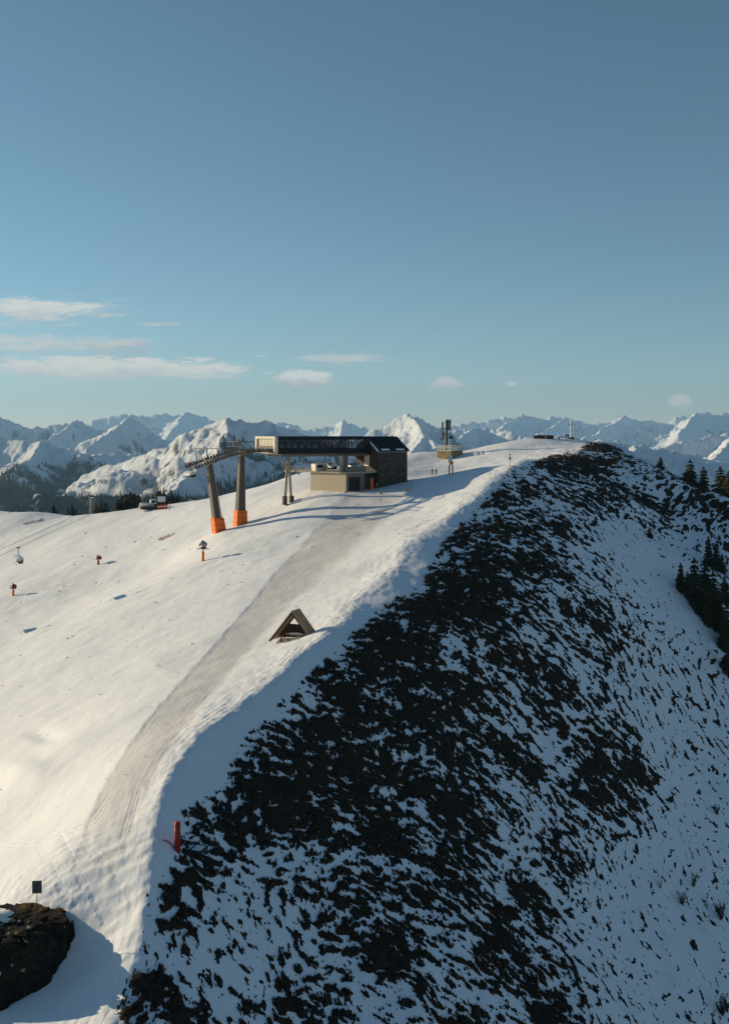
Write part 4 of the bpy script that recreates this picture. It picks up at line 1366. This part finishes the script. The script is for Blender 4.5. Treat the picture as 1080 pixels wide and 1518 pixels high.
# orange mat by the house
x = (551 - CX) / F_PX * 217.8
p = Vector((x, 217.8, gz(x, 217.8)))
t = empty('crash_mat', p, A30, 'tall orange crash mat standing against the dark house corner', 'crash mat')
MB().box((0, 0, 1.2), (.62, .34, 2.7)).build('mat', m_orange, t, bevel=.08)
for z in (.55, 1.3, 2.05): MB().box((0, 0, z), (.65, .37, .06)).build('strap', m_red, t)

# ------------------------------------------------------------------ signs and posts on the snow
m_post = simple('pale_pole', (.55, .52, .48), .6); m_tan = simple('tan_sign', (.42, .34, .25), .7)
for px, py, hpx, w, hh, col, lab in ((512, 741.5, 11, .30, .42, m_dark_metal, 'thin stake with a tiny dark plate at the top of the piste'),
                               (565, 745, 15, .62, .55, m_tan, 'thin stake with a square tan sign below the orange skier'),
                               (603.5, 741, 15, .85, .60, m_tan, 'thin stake with a wide brownish sign at the right of the piste top')):
    p = hit(px, py)
    h = hpx / F_PX * p.y
    t = empty('piste_sign', p, 0, lab, 'sign', 'small signs at the top of the piste')
    MB().tube((0, 0, -.3), (0, 0, h), .022, n=6).build('stake', m_post, t)
    k = MB().box((0, -.03, h), (w, .03, hh)).build('plate', col, t)
    if col is m_tan:
        MB().box((.02, -.05, h - .02), (w * .22, .012, hh * .7)).build('pictogram', m_dark_metal, k)

p = hit(668, 703)
h = 28 / F_PX * p.y
t = empty('info_board', p, R(8), 'tall information board, pale blue panel and orange disc on two dark legs', 'sign')
for s in (-.36, .36):
    MB().box((s, 0, h * .22), (.26, .16, h * .52)).build('leg', m_pad_dark, t)
MB().box((-.16, -.02, h * .80), (.84, .08, h * .40)).build('blue_panel', m_blue_board, t, bevel=.02)
MB().box((.05, -.02, h * .535), (.78, .075, h * .125)).build('white_panel', m_white, t, bevel=.02)
b = MB().tube((.10, -.10, h * .60), (.10, -.06, h * .60), .42, n=16)
k = b.build('orange_disc', simple('orange_sign', (.85, .24, .06), .6), t)
MB().box((.10, -.11, h * .60), (.35, .012, .10)).build('bar', m_dark_metal, k)

p = hit(755, 706)
h = 33 / F_PX * p.y
t = empty('weather_pole', p, 0, 'slim pale pole with dark instrument box at the edge of the shrubs', 'pole')
MB().tube((0, 0, -.3), (0, 0, h), .085, .07, 8).build('mast', m_post, t)
MB().box((.05, 0, h * .80), (.38, .3, .55)).build('instrument_box', m_steel, t, bevel=.03)
MB().box((.05, 0, h * .98), (.30, .26, .22)).build('lamp_head', m_steel, t, bevel=.03)
MB().tube((-.22, 0, h * .84), (.3, 0, h * .84), .03, n=5).build('bracket', m_dark_metal, t)

p = hit(263, 1262)
t = empty('hydrant_post', p, R(10), 'red padded hydrant post at the snow edge beside the dark shrubs', 'hydrant post')
hh = 42 / F_PX * p.y
MB().tube((0, 0, -.2), (0, 0, hh), .215, .215, 14).build('padding', m_red, t, True)
for z in (.28, .72, 1.2, 1.66):
    MB().tube((0, 0, z), (0, 0, z + .05), .224, n=14).build('strap', simple('dark_red_strap', (.22, .012, .01), .6), t)
MB().tube((0, 0, hh), (0, 0, hh + .05), .18, .14, 14).build('cap', m_red, t)
b = MB()
prev = None
for i in range(6):
    x, y = p.x - .2 - i * .15, p.y - .05 + .10 * math.sin(i * .7)
    q = Vector((x - p.x, y - p.y, gz(x, y) + .06 - p.z))
    q.rotate(Euler((0, 0, -R(10))))
    if prev is not None:
        b.tube(prev, q, .035, n=5)
    prev = q
b.build('hose', m_red, t)
q = hit(286, 1262)
t = empty('hatch_cover', q, R(-18), 'snow dusted metal hatch frame lying right of the red hydrant post', 'hatch cover')
hb = MB()
for a in (-.85, 0, .85): hb.box((a, 0, .16), (.09, 1.0, .2))
for a in (-.5, .5): hb.box((0, a, .16), (1.8, .09, .2))
hb.build('frame', m_dark_metal, t)
hb = MB()
for a in (-.43, .43): hb.box((a, 0, .20), (.72, .88, .09))
hb.build('lid', m_snowcap, t, bevel=.02)

# ------------------------------------------------------------------ A-shaped timber shelter
p = hit(438, 946)
p = Vector((p.x, p.y, p.z - .1))
t = empty('timber_shelter', p, R(-23), 'open A shaped timber shelter with benches, half sunk in the snow by the ridge', 'shelter')
half, hgt_, dep = 3.05, 3.35, 2.0
plank_me = {}
for s in (-1, 1):
    for i in range(7):
        y0 = -dep / 2 + i * dep / 7
        a, c = Vector((s * half, 0, -.35)), Vector((s * .02, 0, hgt_))
        d = (c - a).normalized()
        nrm = Vector((s * d.z, 0, -s * d.x)) * .07 * (1 if i % 2 else .25)
        MB().beam(a + Vector((0, y0 + dep / 14, 0)) + nrm, c + Vector((0, y0 + dep / 14, 0)) + nrm, dep / 7 - .05, .08).build('plank', m_wood, t)
b = MB()
for y in (-dep / 2 + .12, dep / 2 - .12):
    for s in (-1, 1):
        b.beam((s * (half - .16), y, -.3), (s * .02, y, hgt_ - .22), .13, .20)
    b.beam((-1.45, y, 1.35), (1.45, y, 1.35), .12, .16) if y > 0 else None
b.build('rafter', m_wood_d, t)
MB().span((-.1, -dep / 2 - .05, hgt_ - .07), (.1, dep / 2 + .05, hgt_ + .05)).build('ridge_cap', m_wood, t)
for i in range(4):
    MB().box((0, dep / 2 - .06 + .012 * (i % 2), .02 + i * .43), (2 * (half + .02 - (.45 + i * .43) * half / 3.7), .06, .43)).build('back_board', m_wood_d, t)
tb = MB()
for i in range(3): tb.box((.1, -.55 + i * .28, .62 + .005 * i), (2.2, .25, .07))
tbl = tb.build('table', m_wood, t)
b = MB()
for x in (-.8, 1.0): b.beam((x, -.55, -.2), (x, .1, .6), .09, .09).beam((x, .1, -.2), (x, -.55, .6), .09, .09)
b.build('trestle', m_wood_d, tbl)
for y in (-1.25, .55):
    k = MB().box((-.1, y, .32), (3.2 if y < 0 else 2.3, .34, .09)).build('bench', m_wood, t)
    b = MB()
    for x in (-1.2, .9): b.box((x, y, .05), (.1, .28, .5))
    b.build('bench_leg', m_wood_d, k)
b = MB().blob((.35, -.3, .68), (.9, .32, .10), 4, 2, .15).blob((.2, -1.25, .38), (.9, .17, .07), 5, 2, .15).blob((-.2, .55, .38), (1.0, .17, .08), 6, 2, .15)
b.build('snow_cushion', m_snowcap, t, True)

# ------------------------------------------------------------------ antenna hut, summit
bx = hit(668, 692)
Yh = 285.0
t = empty('antenna_hut', ((668 - CX) / F_PX * Yh, Yh, -9.9), R(45), 'square stone hut with railed flat roof below the antenna mast', 'hut')
w = 5.2
hz = -8.0
top = 9.9 - (668 - HY) / F_PX * Yh * 1.0
MB().span((0, 0, -3), (w, w, top)).build('stone_wall', m_stone_b, t)
MB().span((-.1, -.1, top), (w + .1, w + .1, top + .12)).build('roof', m_snowcap, t)
b = MB()
for a in np.linspace(0, w, 5):
    for q in ((a, 0), (a, w), (0, a), (w, a)):
        b.tube((*q, top + .1), (*q, top + 1.35), .05, n=5)
for z in (.75, 1.3):
    for a, c in (((0, 0), (w, 0)), ((w, 0), (w, w)), ((w, w), (0, w)), ((0, w), (0, 0))):
        b.beam((*a, top + z), (*c, top + z), .07, .22)
b.build('railing', m_pale_frame, t)
mx, my = (661.5 - CX) / F_PX * 289, 289.0
mast = empty('antenna_mast', (mx, my, -5.2), 0, 'dark telecom mast with tall panel antennas rising behind the stone hut', 'antenna mast')
MH = 5.2 + (HY - 622) / F_PX * 289
MB().tube((0, 0, -1), (0, 0, MH - .2), .42, .34, 10).build('mast_tube', m_dark_metal, mast)
for (x, y, z0, z1, wd) in ((-1.15, -.2, MH - 3.0, MH - .9, .48), (.25, -.5, MH - 3.1, MH, .95), (1.05, -.1, MH - 3.0, MH, .42), (-1.0, -.3, MH - 5.2, MH - 3.3, .46)):
    MB().span((x - wd / 2, y - .12, z0), (x + wd / 2, y + .12, z1)).build('panel_antenna', m_dark_metal, mast, bevel=.04)
MB().tube((1.2, -.55, MH - 5.0), (1.2, -.2, MH - 5.0), .55, n=14).build('dish', m_dark_metal, mast)
MB().tube((-1.4, -.55, MH - 5.6), (-1.4, -.2, MH - 5.6), .45, n=14).build('dish', simple('rusty_dish', (.34, .14, .11), .6), mast)
b = MB()
for z in (MH - .8, MH - 2.6, MH - 4.2, MH - 5.4):
    b.tube((-1.35, -.1, z), (1.35, -.1, z), .07, n=5)
for x in (-1.2, 1.15): b.tube((x, -.1, MH - 8.5), (x, -.1, MH - .4), .05, n=5)
b.build('bracket', m_dark_metal, mast)

p = hit(846, 651)
t = empty('summit_cross', p, R(5), 'tall pale summit cross on the highest snow', 'cross')
h = 30 / F_PX * p.y
MB().box((0, 0, h / 2), (.44, .36, h)).build('upright', m_white, t, bevel=.02)
MB().box((0, -.01, h * .735), (2.9, .30, .40)).build('crossbeam', m_white, t, bevel=.02)
MB().blob((.15, 0, .2), (.95, .8, .42), 3, 2, .2).build('stone_plinth', m_stone, t)
p = hit(806, 650.5)
t = empty('windbreak_wall', (p.x, p.y, p.z), R(2), 'long low dark curved windbreak wall on the summit', 'wall')
vs = []
b = MB()
for i in range(14):
    a = R(205 + i * 10)
    b.box((2.75 * -math.cos(a) * 1.05, 1.6 + 1.6 * math.sin(a), .42 + .08 * math.sin(i * .25 * math.pi / 3.5)), (.72, .5, 1.0 + .12 * math.sin(i * math.pi / 13)), (0, 0, 0))
b.build('rubble_wall', m_wood_d, t)
b = MB()
for i in range(14):
    a = R(205 + i * 10)
    b.box((2.75 * -math.cos(a) * 1.05, 1.6 + 1.6 * math.sin(a), .95 + .12 * math.sin(i * math.pi / 13)), (.74, .52, .05))
b.build('coping', m_dark_metal, t)
p = hit(808.5, 651.5)
k = MB().tube((0, 0, -.3), (0, 0, 1.35), .06, n=6).build('marker_stake', m_post); k.location = p
tag(k, 'thin pale stake in front of the dark windbreak wall', 'stake')
p = hit(828, 651)
t = empty('summit_table', p, 0, 'small panorama table with pale top between windbreak and cross', 'table')
MB().box((0, 0, .75), (.85, .7, .22)).build('table_top', m_white, t, bevel=.03)
MB().box((0, 0, .3), (.35, .35, .8)).build('pedestal', m_stone, t)
p = hit(833, 651)
k = MB().tube((0, 0, -.3), (0, 0, 1.7), .05, n=6).build('marker_stake', m_post); k.location = p
tag(k, 'thin pale stake right of the panorama table', 'stake')

# ------------------------------------------------------------------ sign on the mound, mound
def mound():
    n, mrad = 120, 150
    cx, cy = -24.9, 63.5
    xs, ys = np.meshgrid(np.linspace(-31.5, -16.8, 210), np.linspace(57.0, 68.5, 190), indexing='xy')
    zs = ground_arrays(xs, ys)['z']
    q = np.abs((xs - cx) / 6.0) ** 2.6 + np.abs((ys - cy) / 3.1) ** 2.6
    q = q + .34 * fbm(xs / 1.6, ys / 1.6, 5, 501, .6)
    e = np.clip(1.06 - q, -.25, 1)
    hgt = np.where(e > 0, np.clip(e, 0, 1) ** .5 * 4.2, e * 1.2) + np.where(e > 0, .34 * fbm(xs / .8, ys / .8, 5, 511, .65), 0)
    zt = np.minimum(zs + hgt, -30.82 + .16 * fbm(xs / 1.4, ys / 1.4, 3, 521) - 0.03 * (xs - cx))
    zt = np.where(e > 0, np.maximum(zt, zs + .05 * e), zs - .3)
    ok = (e[:-1, :-1] > -.1)
    tops = sstep(-31.2, -30.8, zt) * sstep(63.6, 65.2, ys) * sstep(.0, .5, gnoise(xs / .9, ys / .9, 531) + .45)
    return grid_object('earth_mound', xs, ys, zt, m_earth, keep=ok, attrs={'dry': np.clip(tops * .42 * sstep(-23.2, -21.6, xs) * sstep(64.6, 65.6, ys), 0, 1)}), (xs, ys, zt, e)
def earth_material():
    m, n, l, b = new_mat('dark_earth')
    geo = n.new('ShaderNodeNewGeometry')
    a = noise_node(n, l, geo.outputs['Position'], 3.0, 7, .7)
    c = ramp(n, l, a, [(.3, (.008, .007, .008)), (.52, (.022, .018, .016)), (.68, (.05, .038, .03)), (.82, (.12, .10, .085))])
    c = mix_col(n, l, attr(n, 'dry'), c, (.32, .15, .055))
    l.new(c, b.inputs['Base Color'])
    b.inputs['Roughness'].default_value = .95
    b.inputs['Specular IOR Level'].default_value = .1
    bp = n.new('ShaderNodeBump')
    bp.inputs['Distance'].default_value = .15
    l.new(noise_node(n, l, geo.outputs['Position'], 6.0, 6, .7), bp.inputs['Height'])
    l.new(bp.outputs['Normal'], b.inputs['Normal'])
    return m
m_earth = earth_material()
mo, MA = mound()
tag(mo, 'dark earthy mound with dry grass on top and pale stones, under the small board', 'mound')
rnd = random.Random(7)
m_rock = simple('pale_rock', (.26, .21, .17), .9, var=.3, scale=4, bump=.5)
def mz(x, y):
    xs, ys, zt, e = MA
    i = int(round((y - 57.0) / (68.5 - 57.0) * 189)); j = int(round((x + 31.5) / (31.5 - 16.8) * 209))
    return float(zt[max(0, min(189, i)), max(0, min(209, j))])
for i in range(46):
    x, y = rnd.uniform(-24.5, -18.8), rnd.uniform(58.6, 64.5)
    r = rnd.choice((.10, .12, .16, .22, .42 if i < 9 else .2))
    z = mz(x, y)
    MB().blob((x, y, z), (r, r * .8, r * .7), i, 1, .3).build('stone', m_rock, mo)
for i in range(14):
    a = rnd.uniform(-1.15, .35)
    x, y = -24.9 + 5.8 * math.cos(a) * rnd.uniform(.85, 1.0), 63.5 + 2.9 * math.sin(a) * rnd.uniform(.8, 1.0)
    r = rnd.uniform(.25, .6)
    MB().blob((x, y, mz(x, y) + r * .1), (r * 1.2, r, r * .7), 90 + i, 1, .45).build('boulder', m_earth, mo)
for i, (x, y, r) in enumerate(((-23.6, 64.6, .8), (-22.9, 64.2, .4), (-24.3, 64.9, .6), (-22.2, 60.9, .45), (-20.6, 62.0, .25))):
    MB().blob((x, y, mz(x, y) + .02), (r * 1.3, r, .12), 140 + i, 2, .4).build('snow_patch', m_snowcap, mo, True)
# position of the small board
sx, sy = (55 - CX) / F_PX * 64.2, 64.2
sz = mz(sx, sy)
t = empty('sign_board', (sx, sy, sz), R(6), 'small board on a thin pole, six dark panels, standing on the mound', 'sign')
htop = (HY - 1306) / F_PX * sy - sz
MB().tube((0, 0, -.3), (0, 0, htop), .022, n=6).build('pole', m_dark_metal, t)
bw, bh = .60, .80
k = MB()
k.box((0, .03, htop - bh / 2), (bw, .02, bh))
board = k.build('board', simple('board_back', (.05, .055, .058), .6), t)
for i in range(3):
    for s in (-1, 1):
        MB().box((s * bw * .25, .005, htop - bh * (i + .5) / 3), (bw * .42, .03, bh / 3 * .84)).build('panel', simple('grey_panel', (.085, .09, .095), .5), board)

# ------------------------------------------------------------------ conifers
def crown_mesh(seed, h, w, detail):
    rnd = random.Random(seed)
    vs, fs = [], []
    levels = int(13 * detail)
    for i in range(levels):
        t = (i + rnd.uniform(-.3, .3)) / levels
        z = h * (.06 + .93 * t)
        r = w * (1 - t) ** .85 * rnd.uniform(.75, 1.15) + .06
        nb = max(4, int((9 - 5 * t) * detail))
        a0 = rnd.uniform(0, 6.28)
        for k in range(nb):
            a = a0 + 6.283 * k / nb + rnd.uniform(-.3, .3)
            rr = r * rnd.uniform(.6, 1.2)
            droop = rr * rnd.uniform(.25, .6)
            ca, sa = math.cos(a), math.sin(a)
            # bough: a stem strip with side sprays
            segs = 3
            for q in range(segs):
                f0, f1 = q / segs, (q + 1) / segs
                p0 = Vector((ca * rr * f0, sa * rr * f0, z - droop * f0 ** 1.3))
                p1 = Vector((ca * rr * f1, sa * rr * f1, z - droop * f1 ** 1.3))
                wd = (rr * .30 + .05) * (1 - .55 * f0) * rnd.uniform(.7, 1.3)
                for sgn in (-1, 1):
                    side = Vector((-sa * sgn, ca * sgn, -.45 - rnd.uniform(0, .5))) * wd
                    o = len(vs)
                    vs += [p0, p1, p1 + side * .75 + Vector((ca, sa, 0)) * wd * .5, p0 + side + Vector((ca, sa, 0)) * wd * .25]
                    fs.append((o, o + 1, o + 2, o + 3))
    o = len(vs)
    vs += [Vector((-.05, 0, h * .93)), Vector((.05, 0, h * .93)), Vector((0, .02, h * 1.03)), Vector((0, -.05, h * .93)), Vector((0, .05, h * .93)), Vector((.01, 0, h * 1.03))]
    fs += [(o, o + 1, o + 2), (o + 3, o + 4, o + 5)]
    me = bpy.data.meshes.new('crown')
    me.from_pydata([tuple(p) for p in vs], [], fs)
    me.materials.append(m_needles)
    return me
def needle_material():
    m, n, l, b = new_mat('spruce_needles')
    geo = n.new('ShaderNodeNewGeometry')
    oi = n.new('ShaderNodeObjectInfo')
    a = noise_node(n, l, geo.outputs['Position'], 1.6, 4)
    c = ramp(n, l, a, [(.3, (.018, .026, .016)), (.6, (.040, .050, .026)), (.8, (.060, .058, .030))])
    c2 = mix_col(n, l, math_node(n, l, 'MULTIPLY', oi.outputs['Random'], .5), c, (.075, .048, .024))
    l.new(c2, b.inputs['Base Color'])
    b.inputs['Roughness'].default_value = .9
    b.inputs['Specular IOR Level'].default_value = .15
    return m
m_needles = needle_material()
m_bark = simple('spruce_bark', (.07, .05, .035), .95, var=.3, scale=6)
CR = [crown_mesh(11, 1.0, .20, 1.35), crown_mesh(12, 1.0, .25, 1.2), crown_mesh(13, 1.0, .17, 1.25), crown_mesh(14, 1.0, .30, 1.1)]
trunk_me = None
def spruce(p, h, v, label, group, wide=1.0):
    global trunk_me
    t = empty('spruce_tree', p, rnd.uniform(0, 6.28), label, 'tree', group)
    if trunk_me is None:
        o = MB().tube((0, 0, -.05), (0, 0, .95), .022, .004, 7).build('trunk', m_bark, t)
        trunk_me = o.data
    else:
        o = link(bpy.data.objects.new('trunk', trunk_me), t)
    c = link(bpy.data.objects.new('crown', CR[v]), t)
    for k in (o, c):
        k.scale = (h * wide, h * wide, h)
    return t
# on the shaded flank
GT = [(1008, 874, 46, 0), (1018, 882, 40, 3), (1028, 893, 78, 1), (1045, 905, 82, 0), (1049, 838, 50, 2), (1061, 843, 48, 2), (1069, 848, 32, 3), (1056, 915, 80, 1), (1073, 893, 46, 3), (1064, 935, 66, 0), (1038, 912, 50, 3), (1077, 958, 74, 1), (1080, 998, 62, 3), (1049, 924, 58, 0), (1070, 962, 50, 2)]
TXT = ['small outermost spruce at the left end of the shaded grove', 'low bushy spruce at the foot of the left grove edge', 'tall pointed spruce in the left half of the shaded grove', 'tallest dark spruce in the middle of the shaded grove', 'slim spruce at the top left of the upper clump', 'spruce with broad crown at the top of the upper clump', 'short bushy spruce at the right of the upper clump',
       'big spruce just right of the tallest one in the grove', 'bushy spruce right of the grove beside open snow', 'spruce below the middle of the shaded grove', 'small spruce in front of the tall ones in the grove', 'tall spruce at the lower right end of the grove', 'wide dark spruce cut by the frame edge, lowest of the grove', 'mid sized spruce at the lower front of the grove', 'slim small spruce low in the grove near the frame edge']
for (px, py, hp, v), lab in zip(GT, TXT):
    p = hit(px, py)
    spruce(p, hp / F_PX * p.y * .84, v, lab, 'spruces of the shaded grove', .98)
for (px, py, hp, v, lab) in ((978, 692, 16, 3, 'small rounded conifer alone on the skyline where the path crosses'), (1022, 706, 27, 1, 'broad spruce on the right skyline, left of two neighbours'), (1042, 715, 25, 2, 'slim spruce on the right skyline between two broad ones'), (1067, 722, 33, 3, 'broad dark spruce on the right skyline near the frame edge'), (1079, 726, 30, 3, 'spruce on the right skyline cut by the frame edge')):
    y = float(np.interp(px, [c[0] for c in RCREST], [c[2] for c in RCREST])) + 2.0
    x = (px - CX) / F_PX * y
    g = gz(x, y) - .1
    spruce((x, y, g), (HY - (py - hp * .9)) / F_PX * y - g, v, lab, 'spruces on the right skyline', 1.35)
for (px, py, hp, lab) in ((962, 796, 15, 'tiny lone conifer in the middle of the smooth shaded snow'),):
    p = hit(px, py)
    spruce(p, hp / F_PX * p.y, 3, lab, None, 1.3)
# behind the left brow
k = 0
_cnt = {}
ORD = ['first', 'second', 'third', 'fourth', 'fifth', 'sixth', 'seventh', 'eighth']
for (px, tip, v) in ((73, 756, 3), (80, 754, 3), (86, 758, 1), (101, 753, 3), (107, 749, 1), (113, 757, 3), (143, 747, 3), (150, 742, 1), (157, 745, 3), (175, 741, 2), (181, 735, 0), (187, 732, 1), (193, 730, 0), (199, 731, 1), (205, 735, 0), (211, 738, 1), (236, 728, 1), (243, 730, 0), (250, 737, 1), (256, 733, 0), (263, 736, 1)):
    Y = 322 + rnd.uniform(-4, 16)
    if px > 220: Y = 330 + rnd.uniform(0, 14)
    x = (px - CX) / F_PX * Y
    g = gz(x, Y)
    h = (HY - tip) / F_PX * Y - g
    where = 'left pair of clumps' if px < 120 else ('low reddish clump' if px < 165 else ('row left of the groomer' if px < 220 else 'row behind the white board'))
    _cnt[where] = _cnt.get(where, 0) + 1
    spruce((x, Y, g), max(h, 3.0), v, ORD[_cnt[where] - 1] + ' spruce from the left showing over the snow brow, ' + where, 'spruces behind the left brow, ' + where, 1.2)

# ------------------------------------------------------------------ groomer and boards on the left brow
p = hit(222, 756)
t = empty('snow_groomer', p, R(18), 'snow caked groomer parked on the left brow in front of the spruces', 'snow groomer')
MB().box((-.2, 0, 1.35), (2.6, 2.1, 1.0)).build('body', m_grey_metal, t, bevel=.1)
cab = MB().box((.9, 0, 2.25), (1.5, 1.9, 1.2)).build('cab', m_white, t, bevel=.12)
MB().box((.95, -.96, 2.35), (1.1, .03, .7)).build('cab_window', m_navy, cab)
for s in (-1, 1):
    MB().box((0, s * 1.25, .55), (4.4, .8, .9)).build('track', m_dark_metal, t, bevel=.25)
MB().box((-2.7, 0, .55), (.3, 3.6, .9), (0, R(-15), 0)).build('blade', simple('yellow_blade', (.55, .36, .12), .6), t)
MB().blob((-1.6, -.6, 1.6), (1.2, .9, .55), 8, 2, .2).build('snow_load', m_snowcap, t, True)
MB().tube((-1.9, .8, 1), (-1.9, .8, 4.6), .09, n=6).build('winch_arm', simple('pinkish_steel', (.45, .30, .27), .5), t)
p = hit(239.5, 755)
t = empty('banner_board', p, R(8), 'white banner board above red barrier pads on the left brow', 'board')
MB().box((0, 0, 2.75), (2.1, .08, 1.5)).build('banner', simple('pale_banner', (.62, .66, .72), .5), t)
for s in (-.9, .9): MB().tube((s, .06, -.3), (s, .06, 3.4), .06, n=6).build('post', m_dark_metal, t)
for i, (px, w, lab) in enumerate(((236, 1.0, 'red barrier pad under the white banner board, left one'), (241, 1.1, 'red barrier pad under the white banner board, middle one'), (246.5, .8, 'red and white barrier pad right of the white banner board'))):
    p = hit(px, 755.5 - i * .3)
    t = empty('barrier_pad', p, R(10 + 9 * i), lab, 'barrier pad', 'red barrier pads on the left brow')
    MB().box((0, 0, .65), (w, .35, 1.4)).build('pad', m_red, t, bevel=.08)
    MB().box((0, -.18, .8), (w * .8, .02, .3)).build('stripe', m_white, t)
p = hit(251.5, 757)
t = empty('slalom_pole', p, 0, 'thin dark pole with a red flag right of the barrier pads', 'pole')
MB().tube((0, 0, -.3), (0, 0, 2.2), .07, n=6).build('shaft', m_dark_metal, t)
MB().box((.02, 0, 1.9), (.5, .04, .45)).build('flag', m_red, t)
# far pylon beyond the brow
Y = 345.0
x = (135 - CX) / F_PX * Y
g = gz(x, Y)
t = empty('distant_pylon', (x, Y, g), A30, 'slim bluish pylon beyond the left brow', 'pylon')
zt = (HY - 737) / F_PX * Y - g
MB().tube((0, 0, -1), (0, 0, zt), .45, .3, 8).build('post', simple('galvanised_steel', (.36, .42, .46), .5, metal=.3), t)
MB().beam((0, -2.5, zt), (0, 2.5, zt), .3, .3).build('crossarm', simple('galvanised_steel', (.36, .42, .46)), t)
for v in (-2.3, 2.3): MB().box((0, v, zt + .3), (2.4, .3, .35)).build('sheave_train', m_dark_metal, t)

# fallen nets
def net(px, py, w, dpt, col, lab, seed):
    p = hit(px, py)
    r_ = random.Random(seed)
    t = empty('safety_net', p, R(25), lab, 'safety net')
    b = MB()
    n = 9
    pts = []
    for i in range(n + 1):
        for j in range(4):
            x, y = (i / n - .5) * w, (j / 3 - .5) * dpt
            q = Vector((x, y, 0)); q.rotate(Euler((0, 0, R(25))))
            z = gz(p.x + q.x, p.y + q.y) - p.z + .06 + r_.uniform(0, .30)
            pts.append((x + r_.uniform(-.2, .2), y + r_.uniform(-.1, .1), z))
    for i in range(n + 1):
        for j in range(4):
            if i < n and r_.random() < .8: b.tube(pts[i * 4 + j], pts[i * 4 + 4 + j], .055, n=4)
            if j < 3 and r_.random() < .7: b.tube(pts[i * 4 + j], pts[i * 4 + j + 1], .045, n=4)
    b.build('mesh', col, t)
    b = MB()
    for i in (1, 4, 8): b.tube(Vector(pts[i * 4]) - Vector((0, 0, .3)), Vector(pts[i * 4]) + Vector((.3, 0, .55)), .04, n=5)
    b.build('stake', m_post, t)
net(246, 797, 3.6, 1.6, simple('orange_net', (.60, .26, .10), .8), 'crumpled orange safety net lying on the slope left of the pylons', 1)
net(50, 774, 6.0, 1.4, simple('red_net', (.30, .07, .05), .8), 'long crumpled red safety net lying on the far left slope', 2)

# ------------------------------------------------------------------ bushes on the flank
def twigs(px, py, hpx, n, lab, leafy, seed):
    p = hit(px, py)
    r_ = random.Random(seed)
    h = hpx / F_PX * p.y
    t = empty('twiggy_bush', p, 0, lab, 'bush')
    b, lf = MB(), MB()
    for i in range(n):
        a, s = r_.uniform(0, 6.28), r_.uniform(.25, .8)
        q = Vector((0, 0, -.1)); d = Vector((math.cos(a) * s * .6, math.sin(a) * s * .6, 1)).normalized()
        L_ = h * r_.uniform(.6, 1.05) / 4
        for k in range(4):
            e = q + (d + Vector((r_.uniform(-.25, .25), r_.uniform(-.25, .25), 0))) * L_
            b.tube(q, e, .022 * (1 - k * .2), .022 * (.8 - k * .2), 4)
            if leafy:
                for _ in range(5):
                    c = q.lerp(e, r_.random()); g_ = .10
                    v1, v2 = Vector((r_.uniform(-1, 1), r_.uniform(-1, 1), r_.uniform(-1, 1))) * g_, Vector((r_.uniform(-1, 1), r_.uniform(-1, 1), r_.uniform(-.5, 1))) * g_
                    lf.add([c, c + v1, c + v1 + v2, c + v2], [(0, 1, 2, 3)])
            q = e
    b.build('twig', m_bark, t)
    if leafy: lf.build('foliage', m_needles, t)
for a in ((978, 1318, 34, 9, 'bare twiggy bush on smooth shaded snow, right of the dark patches', False, 1), (1026, 1314, 22, 10, 'small bush with bare tips right of the bare twiggy one', True, 2), (1010, 1341, 24, 16, 'dark upright juniper bush on the shaded snow', True, 3), (1068, 1364, 34, 26, 'large dark juniper clump near the right frame edge', True, 4),
          (22, 1478, 26, 7, 'dry weed stalks poking through sunlit snow below the mound', False, 5), (1070, 1505, 36, 24, 'dark juniper at the bottom right of the slope', True, 6), (1062, 1208, 16, 14, 'round dark juniper alone on the right snow', True, 7)):
    twigs(*a)
